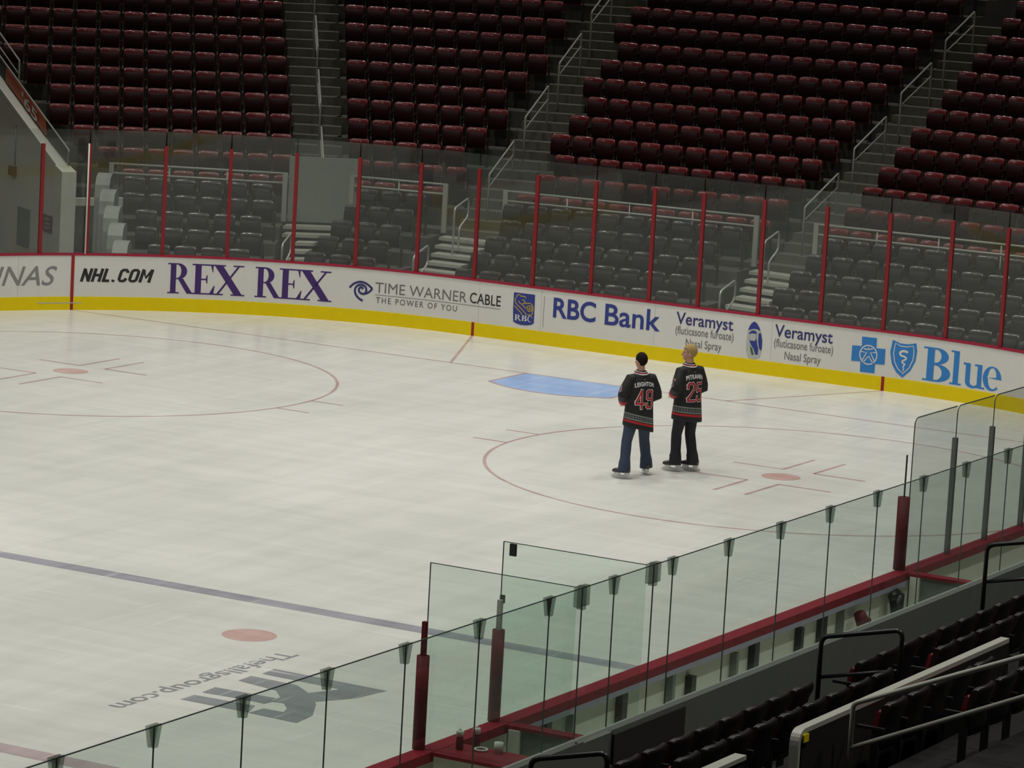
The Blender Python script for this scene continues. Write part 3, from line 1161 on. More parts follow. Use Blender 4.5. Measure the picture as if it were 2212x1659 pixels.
low_ends = {}
for key, (a, b_, deg, _) in RAILS.items():
    a, b_ = Vector((*a, 0)), Vector((*b_, 0))
    d = (b_ - a).normalized()
    N_ = Vector((math.cos(math.radians(deg)), math.sin(math.radians(deg)), 0))
    bm = bmesh.new()
    ends = []
    for j in range(LROWS):
        off = .42 + LT * j
        q = a - N_ * off
        pl_, pr_ = hit_edge(a, LEDGE[key][0], q, d), hit_edge(b_, LEDGE[key][1], q, d)
        z = LTOPZ - .83 - LR_ * j
        ends.append((pl_, pr_, z, N_))
        A0, B0 = pl_ + N_ * .28, pr_ + N_ * .28
        A1, B1 = pl_ - N_ * (.54), pr_ - N_ * (.54)
        prism(bm, [p[:2] for p in (A0, A1, B1, B0)], -.3, z)
        Ln = (pr_ - pl_).length
        n = max(1, int((Ln - .1) / PITCH))
        for i in range(n):
            P = pl_ + d * (Ln / 2 + (i - (n - 1) / 2) * PITCH)
            if P.y < -7.2:
                continue
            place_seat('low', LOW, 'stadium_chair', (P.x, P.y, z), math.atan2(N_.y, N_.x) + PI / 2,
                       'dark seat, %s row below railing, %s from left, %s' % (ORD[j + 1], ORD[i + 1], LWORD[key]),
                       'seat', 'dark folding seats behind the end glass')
    low_ends[key] = ends
    o = bmo('slab_lower_tiers', bm, MT['concrete'])
    o['kind'] = 'structure'

# pale stairs between the lower blocks with looped handrails
for si, (ka, kb, words, wdt) in enumerate((('L', 'M1', 'narrow pale stair below the grey gate panel', .42), ('M1', 'M2', 'wide pale stair behind the thin capitals board', .95), ('M2', 'R', 'wide pale stair left of the far right block', .95))):
    st = empty('aisle_stair', (0, 0, 0))
    tag(st, words, 'stairs', 'pale lower stairs')
    ctr = []
    for j in range(LROWS):
        p = low_ends[ka][j][1]
        q = low_ends[kb][j][0]
        mid = (p + q) / 2
        T_ = (p - q).normalized()
        Wd = min((p - q).length - .06, wdt if j else 1.2)
        N_ = (low_ends[ka][j][3] + low_ends[kb][j][3]).normalized()
        z = low_ends[ka][j][2]
        ctr.append((mid, N_, z))
        for half in (0, 1):
            bm = bmesh.new()
            o0 = .02 - .40 * half
            zz = z + (.0 if half == 0 else -LR_ / 2)
            ww = Wd * (1 if half == 0 else .86)
            c = [mid + N_ * (o0 + .26) + T_ * ww / 2, mid + N_ * (o0 - .14) + T_ * ww / 2, mid + N_ * (o0 - .14) - T_ * ww / 2, mid + N_ * (o0 + .26) - T_ * ww / 2]
            prism(bm, [v[:2] for v in c], zz - .065, zz)
            bmo('step', bm, MT['lightstep'], st)
    for hi_, j in enumerate((0, 3)):
        if si == 0 and hi_ == 0:
            continue
        mid, N_, z = ctr[j]
        m2, _, z2 = ctr[j + 1]
        base = mid - N_ * .0
        fr = base - N_ * .75
        H = .95
        bm = bmesh.new()
        pts = bend([(fr.x, fr.y, z2), (fr.x, fr.y, z2 + H), (base.x, base.y, z2 + H + .16), (base.x, base.y, z2 + H - .22), (fr.x * .6 + base.x * .4, fr.y * .6 + base.y * .4, z2 + H - .42), (fr.x * .6 + base.x * .4, fr.y * .6 + base.y * .4, z2 - .05)], .10)
        tube(bm, pts, .022, 8)
        rl = bmo('loop_handrail', bm, MT['metal'])
        tag(rl, 'looped bright metal handrail, %s on the %s' % (('upper', 'lower')[hi_], words), 'handrail', 'looped handrails of the lower stairs')

# grey gate panel at the foot of the first upper stair
a = Vector((34.62, 11.18, 0)); b_ = Vector((35.45, 10.02, 0))
d = (b_ - a).normalized()
n = Vector((-d.y, d.x, 0))
bm = bmesh.new()
c = [a + n * .02, b_ + n * .02, b_ + n * .08, a + n * .08]
prism(bm, [v[:2] for v in c], 1.2, 2.56)
g = bmo('gate', bm, MT['gate'])
tag(g, 'plain grey gate panel closing the gap between the two left railings', 'panel')

# stepped pale end panels of the lower block
for j in range(LROWS):
    pl_, pr_, z, N_ = low_ends['L'][j]
    d = (pl_ - pr_).normalized()
    base = pl_ + d * .02
    bm = bmesh.new()
    ring = []
    for (x, zz) in ((.30, -.3), (.30, z + .70), (.24, z + .80), (.12, z + .86), (-.10, z + .86), (-.30, z + .80), (-.42, z + .66), (-.48, z + .4), (-.50, -.3)):
        ring.append(base + N_ * x + Vector((0, 0, zz)))
    f1 = [bm.verts.new(p) for p in ring]
    f2 = [bm.verts.new(p + d * .30) for p in ring]
    bm.faces.new(f1)
    bm.faces.new(f2[::-1])
    for i in range(len(ring)):
        bm.faces.new((f1[i], f2[i], f2[(i + 1) % len(ring)], f1[(i + 1) % len(ring)]))
    o = bmo('end_board', bm, MT['endboard'])
    tag(o, 'pale rounded end panel of the lower seat block, %s step down' % ORD[j + 1], 'panel', 'stepped end panels of the lower seats')

# ------------------------------------------------------------------ slanted wall of the tunnel at far left
WA = math.radians(57)
WD = Vector((math.cos(WA), math.sin(WA), 0))
WN = Vector((math.sin(WA), -math.cos(WA), 0))      # towards the seats
W0 = Vector((32.1, 15.2, 0))


def wp(t, z, off=0.0):
    p = W0 + WD * t + WN * off
    return Vector((p.x, p.y, z))


def wall_prism(bm, poly, o0, o1, mi=0):
    a = [bm.verts.new(wp(t, z, o0)) for t, z in poly]
    b = [bm.verts.new(wp(t, z, o1)) for t, z in poly]
    n = len(poly)
    fs = [bm.faces.new(a), bm.faces.new(b[::-1])]
    for i in range(n):
        fs.append(bm.faces.new((a[i], b[i], b[(i + 1) % n], a[(i + 1) % n])))
    for f in fs:
        f.material_index = mi


SL = .36
bm = bmesh.new()
wall_prism(bm, [(0.15, -.3), (6.5, -.3), (6.5, 2.0 + SL * 6.5), (0.15, 2.0 + SL * .15)], 0.0, .2)
wall_prism(bm, [(0.15, 2.0 + SL * .15), (6.5, 2.0 + SL * 6.5), (6.5, 2.07 + SL * 6.5), (0.15, 2.07 + SL * .15)], -.03, .23, 1)
o = bmo('wall_left', bm, [MT['beige'], MT['cream']])
o['kind'] = 'structure'
bm = bmesh.new()
wall_prism(bm, [(-.28, -.3), (.15, -.3), (.15, 2.12), (-.28, 2.02)], -.06, .26)
o = bmo('corner_post', bm, MT['cream'])
tag(o, 'broad cream post ending the slanted grey wall', 'post')
bm = bmesh.new()
p = Vector((32.72, 15.52, 0))
box(bm, (p.x - .06, p.y - .06, 1.3), (p.x + .06, p.y + .06, 2.25))
o = bmo('side_post', bm, MT['cream'])
tag(o, 'slim pale post standing behind the broad cream post', 'post')
# banner behind the curb with its number
bm = bmesh.new()
t0 = 1.35
wall_prism(bm, [(0.0, 2.12), (t0, 2.07 + SL * t0), (6.5, 2.07 + SL * 6.5), (6.5, 2.42 + SL * 6.5), (0.0, 2.40)], .19, .21)
ban = bmo('slanted_parapet', bm, MT['darkwall'])
tag(ban, 'dark slanted parapet panel above the curb of the grey wall', 'parapet')
bm = bmesh.new()
wall_prism(bm, [(1.35, 2.13 + SL * 1.35), (3.9, 2.13 + SL * 3.9), (3.9, 2.42 + SL * 3.9), (1.45, 2.42 + SL * 1.45)], .17, .19)
bn = bmo('banner', bm, MT['orange'])
tag(bn, 'orange red banner with a white year on the slanted parapet', 'banner')
b = text_bm("'65", bold=.02)
fit(b, 0, 1.0, 0, .25)
for v in b.verts:
    t = 2.85 - v.co.x
    v.co = wp(t, 2.145 + SL * t + v.co.y, .155)
bmo('lettering', b, MT['signwhite'], bn)['label'] = 'white year'
bm = bmesh.new()
tube(bm, bend([wp(0.05, 2.12, .2), wp(0.05, 2.44, .2), wp(6.4, 2.47 + SL * 6.4, .2)], .05), .018, 8)
rl = bmo('handrail', bm, MT['rail'])
tag(rl, 'thin rail running up along the top of the slanted parapet', 'handrail')
for off, words in ((.75, 'thin grey handrail at the top left corner beside the red seats'),):
    bm = bmesh.new()
    tube(bm, bend([wp(4.65, 2.9, off), wp(4.65, 3.92, off), wp(7.4, 3.92 + .385 * 2.75, off), wp(7.4, 3.9, off)], .05), .02, 8)
    rl = bmo('handrail', bm, MT['rail'])
    bm = bmesh.new()
    tube(bm, [wp(4.65, 3.62, off), wp(7.4, 3.62 + .385 * 2.75, off)], .016, 8)
    bmo('lower_bar', bm, MT['rail'], rl)
    tag(rl, words, 'handrail')
# things on the wall
bm = bmesh.new()
tube(bm, [wp(2.65, 2.70, -.02), wp(2.62, 1.80, -.02)], .014, 8)
cd = bmo('conduit', bm, MT['alu'])
tag(cd, 'thin dark conduit running down the slanted grey wall', 'pipe')
bm = bmesh.new()
wall_prism(bm, [(2.54, 1.62), (2.84, 1.62), (2.84, 1.82), (2.54, 1.82)], -.09, -.002)
o = bmo('alarm_box', bm, MT['pad'])
tag(o, 'small dark red alarm box below the conduit on the grey wall', 'alarm box')
bm = bmesh.new()
wall_prism(bm, [(1.62, .18), (2.36, .18), (2.36, 1.0), (1.62, 1.0)], -.025, -.002)
o = bmo('wall_poster', bm, MT['alu'])
tag(o, 'dark upright poster on the slanted grey wall behind the glass', 'poster')
bm = bmesh.new()
wall_prism(bm, [(.30, .66), (.86, .66), (.86, 1.02), (.30, 1.02)], -.025, -.002)
sg = bmo('wall_sign', bm, MT['pad'])
tag(sg, 'small dark red notice beside the broad cream post', 'sign')
bm = bmesh.new()
for k in range(3):
    wall_prism(bm, [(.42, .92 - .09 * k), (.74 - .06 * (k % 2), .92 - .09 * k), (.74 - .06 * (k % 2), .945 - .09 * k), (.42, .945 - .09 * k)], -.029, -.025)
bmo('lettering', bm, MT['bgrey'], sg)
# lintel over the tunnel mouth
a = Vector((32.35, 15.25, 0)); b_ = Vector((33.55, 14.55, 0))
bm = bmesh.new()
d = (b_ - a).normalized(); n = Vector((-d.y, d.x, 0))
c = [a, b_, b_ + n * .12, a + n * .12]
prism(bm, [v[:2] for v in c], 1.26, 1.42)
c = [b_ - d * .16, b_, b_ + n * .12, b_ - d * .16 + n * .12]
prism(bm, [v[:2] for v in c], 1.0, 1.26)
o = bmo('tunnel_lintel', bm, MT['cream'])
tag(o, 'pale lintel over the dark tunnel mouth next to the end panels', 'lintel')
bm = bmesh.new()
a2, b2 = a + n * 1.2, b_ + n * 1.2
prism(bm, [v[:2] for v in (a2 + d * .3, b2 + d * .2, b2 + d * .2 + n * .2, a2 + d * .3 + n * .2)], -.3, 1.25)
o = bmo('wall_tunnel', bm, MT['darkwall'])
o['kind'] = 'structure'

# ------------------------------------------------------------------ near side: boards, bench, glass
YB = -RY
YG = -14.58
nb = empty('dasher_boards', (0, YB, 0))
tag(nb, 'near side rink boards with dark red cap seen from behind the bench', 'rink boards')


def npart(name, bm, m, label=None, parent=nb, off=(0, -YB, 0)):
    bmesh.ops.translate(bm, vec=off, verts=bm.verts)
    o = bmo(name, bm, m, parent)
    if label:
        o['label'] = label
    return o


bm = bmesh.new()
box(bm, (-14, YB - .06, .25), (CX, YB, .97))
box(bm, (-14, YB - .07, -.3), (CX, YB + .012, .25), 1)
npart('facing', bm, [MT['cream'], MT['yellow']])
bm = bmesh.new()
box(bm, (-14, YB - .17, .965), (CX, YB + .012, 1.0))
box(bm, (-14, YB - .17, .905), (CX, YB - .145, .965))
npart('cap_rail', bm, MT['ncap'], 'dark red cap rail')
bm = bmesh.new()
box(bm, (1.15, YB - .172, .845), (10.8, YB - .14, .905))
npart('trim_strip', bm, mat('lavender_trim', (0.42, 0.41, 0.52), .5), 'thin lavender strip under the cap rail')
for x0, wd, z1 in ((1.78, .10, .86), (2.33, .06, .8), (3.42, .12, .86), (4.58, .07, .86), (5.05, .11, .72), (6.15, .06, .8), (6.62, .12, .86), (7.85, .08, .8), (8.45, .12, .86), (9.0, .05, .86)):
    bm = bmesh.new()
    box(bm, (x0, YB - .145, -.2), (x0 + wd, YB - .06, z1))
    npart('bracket', bm, MT['black'] if wd > .07 else MT['alu'], 'dark upright bracket')
# low cream bench floor and the end walls
bm = bmesh.new()
box(bm, (-14, YG + .02, -.3), (22, YB - .07, -.02))
o = bmo('floor_bench', bm, MT['cream'])
o['kind'] = 'structure'

for x, words in ((10.88, 'padded end wall of the bench with red cap near the tall red post'), (0.93, 'red capped dividing wall under the divider pane with the black tag'), (-0.50, 'red capped dividing wall carrying the water bottles')):
    dw = empty('divider_wall', (x, YB, 0))
    tag(dw, words, 'divider wall', 'bench divider walls')
    bm = bmesh.new()
    wdt = .05 if x > -.4 else .05
    box(bm, (-wdt, YG - YB + .05, -.3), (wdt, -.18, .965))
    bmo('wall_panel', bm, MT['cream'] if x < 0 else MT['grey'], dw)
    bm = bmesh.new()
    if x < 0:
        box(bm, (-.08, YG - YB + .05, .965), (.42, -.18, 1.0))
    else:
        box(bm, (-.08, YG - YB + .05, .965), (.08, -.18, 1.0))
    bmo('cap', bm, MT['ncap'], dw)['label'] = 'dark red cap'
    if x < 11 and x > 0:
        bm = bmesh.new()
        box(bm, (-.10, -.34, -.2), (.02, -.22, .96))
        bmo('leg', bm, MT['cream'], dw)['label'] = 'pale upright leg'

# gear and coats hanging in the bench bay
bm = bmesh.new()
tube(bm, [(9.35, YB - .2, .74), (9.42, YB - .24, .60), (9.50, YB - .22, .45)], [.07, .09, .05], 10)
tube(bm, [(9.42, YB - .22, .58), (9.62, YB - .22, .62)], [.05, .03], 8)
o = bmo('glove', bm, MT['pad'], None, True)
tag(o, 'dark red glove shape hanging inside the bench boards', 'glove')
bm = bmesh.new()
tube(bm, [(10.45, YB - .2, .80), (10.46, YB - .22, .5), (10.48, YB - .2, .2)], [.10, .07, .05], 10)
tube(bm, [(10.30, YB - .2, .78), (10.46, YB - .2, .80)], [.05, .07], 8)
o = bmo('coat', bm, MT['black'], None, True)
tag(o, 'dark coat hanging inside the bench boards by the tall red post', 'coat')

# back wall of the bench carrying the glass
bm = bmesh.new()
box(bm, (-14, YG - .10, -.3), (-.46, YG + .014, 1.31))
box(bm, (.12, YG - .10, -.3), (14.0, YG + .014, 1.31))
box(bm, (-14, YG - .10, 1.31), (-.46, YG - .09, 1.352))
box(bm, (.12, YG - .10, 1.31), (14.0, YG - .09, 1.352))
o = bmo('wall_bench', bm, MT['grey'])
o['kind'] = 'structure'
bm = bmesh.new()
box(bm, (-.46, YG - .09, -.3), (.12, YG + .04, 1.33))
o = bmo('door_1', bm, MT['grey'])
o['kind'] = 'structure'
bm = bmesh.new()
box(bm, (.12, YG - .125, -.3), (1.62, YG - .101, 1.31))
o = bmo('wall_board', bm, MT['darkwall'])
tag(o, 'near black panel on the grey wall below the bench glass', 'panel')
bm = bmesh.new()
box(bm, (-14, YG - .012, 1.31), (14.0, YG + .012, 1.352))
o = bmo('trim_1', bm, MT['bgrey'])
o['kind'] = 'structure'

SEAMS = [-11.14, -9.9, -8.65, -7.4, -6.16, -4.91, -3.66, -2.39, -1.11, -.48, .16, .97, 1.38, 2.62, 3.84, 5.06, 6.3, 7.57, 8.81, 10.09, 11.35, 12.6, 13.9]
for i, (a, b_) in enumerate(zip(SEAMS, SEAMS[1:])):
    bm = bmesh.new()
    box(bm, (a + .006, YG - .006, 1.352), (b_ - .006, YG + .006, 2.80))
    gp = bmo('glass_screen', bm, MT['nglass'])
    bm = bmesh.new()
    box(bm, (a + .006, YG - .0065, 2.796), (b_ - .006, YG + .0065, 2.803))
    box(bm, (a + .0055, YG - .0065, 1.352), (a + .0105, YG + .0065, 2.80))
    bmo('edge', bm, MT['edge'], gp)['label'] = 'dark ground edge'
    nth = i - 2
    tag(gp, 'greenish bench glass pane, %s in order from the lower left corner' % ORD[nth] if nth > 0 else 'greenish bench glass pane beyond the lower left corner', 'glass pane', 'bench glass panes')
for i, x in enumerate(SEAMS[1:-1]):
    bm = bmesh.new()
    sq = x in (-.48, .97)
    if sq:
        box(bm, (x - .105, YG - .03, 2.63), (x + .105, YG + .03, 2.82))
        box(bm, (x - .03, YG - .035, 2.60), (x + .03, YG + .035, 2.822))
    else:
        for sd in (-1, 1):
            v = [bm.verts.new((x + dx, YG + sd * yy, z)) for yy in (.008, .028) for dx, z in ((-.075, 2.815), (.075, 2.815), (.03, 2.64), (-.03, 2.64))]
            for f in ((0, 1, 2, 3), (7, 6, 5, 4), (0, 4, 5, 1), (1, 5, 6, 2), (2, 6, 7, 3), (3, 7, 4, 0)):
                bm.faces.new([v[q] for q in f])
    o = bmo('glass_clip', bm, MT['clip'])
    if sq:
        tag(o, 'square smoky clip where the %s divider pane meets the bench glass' % ('left' if x < 0 else 'right'), 'clip', 'clips on the bench glass')
    else:
        tag(o, 'small tapered smoky clip on bench glass top edge, %s from lower left' % ORD[max(1, i)], 'clip', 'clips on the bench glass')

# divider panes, their posts
for x, words in ((.92, 'upright divider pane with a black tag in its corner'), (-.49, 'upright divider pane beside the red double post')):
    bm = bmesh.new()
    box(bm, (x - .006, YG + .05, 1.0), (x + .006, YB, 2.80))
    gp = bmo('divider_screen', bm, MT['nglass'])
    bm = bmesh.new()
    box(bm, (x - .0065, YG + .05, 2.797), (x + .0065, YB, 2.803))
    box(bm, (x - .0065, YB - .005, 1.0), (x + .0065, YB + .001, 2.80))
    bmo('edge', bm, MT['edge'], gp)['label'] = 'dark ground edge'
    if x > 0:
        bm = bmesh.new()
        box(bm, (x - .012, YB - .145, 2.67), (x + .012, YB - .075, 2.79))
        bmo('tag', bm, MT['black'], gp)['label'] = 'black tag'
    tag(gp, words, 'glass pane', 'bench divider panes')
for x, z1, ztop, mtop, rad, words in ((10.92, 1.90, 2.42, 'black', .075, 'tall red padded post at the end of the bench'), (.90, 1.92, 2.22, 'alu', .062, 'red padded post with a grey square tube on top'), (-.55, 1.91, 2.24, 'pad', .062, 'red padded post with a thinner red tube on top')):
    ps = empty('padded_post', (x, YB - .01, 1.0))
    bm = bmesh.new()
    tube(bm, [(0, 0, 0), (0, 0, z1 - 1.0)], rad, 14)
    bmo('pad', bm, MT['pad'], ps)
    bm = bmesh.new()
    hw = .022 if mtop != 'black' else .008
    box(bm, (-hw, -hw, z1 - 1.0), (hw, hw, ztop - 1.0))
    bmo('post_tube', bm, MT[{'black': 'black', 'alu': 'rail', 'pad': 'pad'}[mtop]], ps)
    if mtop == 'alu':
        bm = bmesh.new()
        box(bm, (.02, -.02, ztop - 1.04), (.06, .02, ztop - .96))
        bmo('latch', bm, MT['black'], ps)
    tag(ps, words, 'post', 'padded posts on the near boards')

# glass on the near boards right of the bench
NX = [10.98, 12.33, 13.56, 14.80, 16.1, 17.4]
for i, (a, b_) in enumerate(zip(NX, NX[1:])):
    bm = bmesh.new()
    yy = YB - .05
    zt = 2.87
    r = .10
    poly = [(a + .012, 1.0), (b_ - .012, 1.0), (b_ - .012, zt)] + [(a + .012 + r - r * math.sin(t), zt - r + r * math.cos(t)) for t in [k * PI / 12 for k in range(7)]]
    f1 = [bm.verts.new((x, yy - .006, z)) for x, z in poly]
    f2 = [bm.verts.new((x, yy + .006, z)) for x, z in poly]
    bm.faces.new(f1)
    bm.faces.new(f2[::-1])
    for k in range(len(poly)):
        bm.faces.new((f1[k], f2[k], f2[(k + 1) % len(poly)], f1[(k + 1) % len(poly)]))
    gp = bmo('glass_screen', bm, MT['sglass'])
    bm = bmesh.new()
    tube(bm, [(x, yy, z) for x, z in poly[2:]] + [(a + .012, yy, 1.0)], .0075, 6)
    bmo('edge', bm, MT['edge'], gp)['label'] = 'dark rounded edge'
    tag(gp, 'clear rounded corner pane on near boards, %s right of the tall red padded post' % ORD[i + 1], 'glass pane', 'panes on the near boards')
    if i:
        bm = bmesh.new()
        box(bm, (a - .028, yy - .03, 1.0), (a + .028, yy + .03, 2.47))
        o = bmo('glass_post', bm, MT['alu'])
        tag(o, 'slim grey metal post, %s right of the tall red padded post' % ORD[i], 'post', 'metal posts on the near boards')

# bottles, tape and ring on the divider cap
for (x, y, hb, words) in ((-.30, -13.27, .13, 'red bottle with pale lid, the one nearer the red padded post'), (-.14, -13.36, .14, 'red bottle with white ring lid, beside the white ring')):
    bt = empty('water_bottle', (x, y, 1.0))
    bm = bmesh.new()
    tube(bm, [(0, 0, 0), (0, 0, .01), (0, 0, hb * .7), (0, 0, hb)], [.033, .037, .037, .03], 14)
    bmo('body', bm, MT['pad'], bt)
    bm = bmesh.new()
    tube(bm, [(0, 0, hb), (0, 0, hb + .05), (0, 0, hb + .056)], [.038, .038, .03], 14)
    tube(bm, [(0, 0, hb + .05), (0, 0, hb + .075)], .012, 10)
    bmo('lid', bm, MT['signwhite'], bt)['label'] = 'white lid'
    tag(bt, words, 'bottle', 'water bottles')
bm = bmesh.new()
tube(bm, [(-.16, -13.62, 1.0), (-.16, -13.62, 1.10)], .045, 16)
tube(bm, [(-.16, -13.62, 1.10), (-.16, -13.62, 1.104)], .03, 16)
o = bmo('tape_roll', bm, MT['signwhite'])
tag(o, 'stubby white roll standing at the end of the red cap', 'tape roll')
bm = bmesh.new()
tube(bm, [(-.20 + .06 * math.cos(t), -13.45 + .06 * math.sin(t), 1.012) for t in [2 * PI * k / 24 for k in range(25)]], .011, 8, False)
o = bmo('ring', bm, MT['signwhite'])
tag(o, 'white ring lying on the red cap in front of the bottle', 'ring')
bm = bmesh.new()
box(bm, (.45, -13.95, -.02), (.62, -13.75, .55))
o = bmo('towel_stack', bm, MT['cream'])
tag(o, 'pale stack inside the bay behind the grey pole', 'towel stack')

# ------------------------------------------------------------------ near stand in front of the camera
NROW, NT_, NR_ = 11, .84, .28
bm = bmesh.new()
for k in range(NROW):
    y = -15.6 - NT_ * k
    box(bm, (-16, y - .30, -.3), (24, y + .54 if k else YG - .10, .70 + NR_ * k))
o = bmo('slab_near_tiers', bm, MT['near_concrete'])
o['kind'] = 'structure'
AIS = ((2.55, 3.75), (-3.3, -2.1), (8.6, 9.8))
for k in range(7):
    y = -15.6 - NT_ * k - (.2 if k > 1 else 0)
    z = .70 + NR_ * k
    j = 0
    x = 13.0
    while x > -4.5:
        x -= PITCH
        if any(a - .1 < x < b_ + .1 for a, b_ in AIS):
            continue
        # skip what the frame cannot show
        dv = Vector((x, y, z + .6)) - cam.location
        u = 1106 + 7993 * dv.dot(cr) / dv.dot(cf)
        v_ = 829 - 7993 * dv.dot(cu) / dv.dot(cf)
        if not (1180 < u < 2260 and v_ < 1780):
            continue
        if k > 1 and x < -.05:
            continue
        j += 1
        side = 'right of the black looped rail' if x > 3.7 else 'left of the black looped rail'
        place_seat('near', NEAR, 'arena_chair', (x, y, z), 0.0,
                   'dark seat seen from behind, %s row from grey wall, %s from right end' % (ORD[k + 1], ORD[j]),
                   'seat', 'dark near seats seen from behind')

# black looped rails at the foot of the near stairs
for (x, y0, y1, z0, z1, ze, words) in ((3.65, -15.2, -16.08, .70, 1.74, 1.95, 'black looped handrail in the middle, standing by the grey wall'),
                                      (-2.45, -15.2, -15.95, .70, 1.67, 1.86, 'black looped handrail with a bright top, by the near black panel'),
                                      (8.05, -15.2, -16.1, .70, 2.05, 2.25, 'black handrail at the right edge beyond the tall red post')):
    bm = bmesh.new()
    tube(bm, bend([(x, y0, z0), (x, y0, z1), (x, y1, ze), (x, y1, z0 + .28)], .09), .026, 10)
    rl = bmo('loop_handrail', bm, MT['blackrail'])
    bm = bmesh.new()
    tube(bm, [(x, y0, z1 - .42), (x, y1, ze - .42)], .02, 8)
    bmo('mid_bar', bm, MT['blackrail'], rl)
    tag(rl, words, 'handrail', 'black looped handrails')

# dark parapet with a pale cap, and the pale tube handrail
bm = bmesh.new()
box(bm, (-1.02, -17.14, .9), (3.85, -17.06, 1.96))
pp = bmo('parapet', bm, MT['near_concrete'])
tag(pp, 'dark parapet panel with a pale flat cap among the near seats', 'parapet')
bm = bmesh.new()
path = bend([(-1.10, 0, .9), (-1.10, 0, 2.0), (3.86, 0, 2.0)], .14, 6)
pv = []
for i, p in enumerate(path):
    dd = (path[min(i + 1, len(path) - 1)] - path[max(i - 1, 0)]).normalized()
    nn = Vector((dd.z, 0, -dd.x))
    pv.append([bm.verts.new((p.x + nn.x * o_, y_, p.z + nn.z * o_)) for o_, y_ in ((0, -17.142), (.045, -17.142), (.045, -17.052), (0, -17.052))])
for a, b_ in zip(pv, pv[1:]):
    for k in range(4):
        bm.faces.new((a[k], a[(k + 1) % 4], b_[(k + 1) % 4], b_[k]))
bm.faces.new(pv[0])
bm.faces.new(pv[-1][::-1])
bmo('cap', bm, MT['rail'], pp)['label'] = 'pale flat cap bent down at its end'
bm = bmesh.new()
box(bm, (-1.03, -17.162, 1.88), (-.93, -17.142, 1.95))
bmo('sticker', bm, MT['yellow'], pp)['label'] = 'small yellow sticker'
bm = bmesh.new()
x = -.32
tube(bm, bend([(x, -17.3, .8), (x, -17.3, 2.13), (x, -18.88, 2.82), (x, -20.2, 3.39)], .05), .024, 10)
rl = bmo('tube_handrail', bm, MT['rail'])
bm = bmesh.new()
tube(bm, [(x, -17.3, 1.72), (x, -18.9, 2.46), (x, -20.2, 3.06)], .022, 10)
bmo('lower_bar', bm, MT['rail'], rl)
tag(rl, 'pale two-tube stair handrail rising towards the lower right corner', 'handrail')
bm = bmesh.new()
box(bm, (-4.6, -17.14, .9), (-2.26, -17.06, 1.96))
pp = bmo('parapet', bm, MT['near_concrete'])
bm = bmesh.new()
box(bm, (-4.6, -17.155, 1.96), (-2.2, -17.045, 2.0))
bmo('cap', bm, MT['rail'], pp)['label'] = 'pale flat cap'
tag(pp, 'parapet with just the end of its pale cap showing at the bottom edge', 'parapet')

# ------------------------------------------------------------------ the two skaters
MT['skin'] = mat('skin', (0.50, 0.27, 0.19), 0.5, var=0.05)
MT['hair_dark'] = mat('hair_dark', (0.012, 0.008, 0.007), 0.85, spec=0.15, var=0.3, scale=60, bump=.4)
MT['hair_blond'] = mat('hair_blond', (0.36, 0.25, 0.10), 0.85, spec=0.15, var=0.3, scale=60, bump=.4)
MT['jeans'] = mat('jeans', (0.030, 0.045, 0.085), 0.8, var=0.35, scale=9, bump=.1)
MT['trousers'] = mat('trousers', (0.012, 0.013, 0.018), 0.8, var=0.3, scale=9, bump=.1)
MT['jersey'] = mat('jersey_black', (0.012, 0.012, 0.013), 0.75, var=0.2)
MT['jersey_red'] = mat('jersey_red', (0.40, 0.008, 0.018), 0.7)
MT['jersey_grey'] = mat('jersey_grey', (0.22, 0.25, 0.23), 0.7)
MT['jersey_white'] = mat('jersey_white', (0.72, 0.70, 0.70), 0.7)
MT['patch'] = mat('sleeve_patch', (0.34, 0.20, 0.22), 0.7)
MT['boot'] = mat('skate_boot', (0.014, 0.014, 0.012), 0.25, spec=.7)
MT['holder'] = mat('skate_holder', (0.70, 0.70, 0.68), 0.4)
MT['steel'] = mat('skate_steel', (0.6, 0.6, 0.6), 0.25, .9)
MT['eye'] = mat('eye', (0.10, 0.08, 0.07), 0.2)


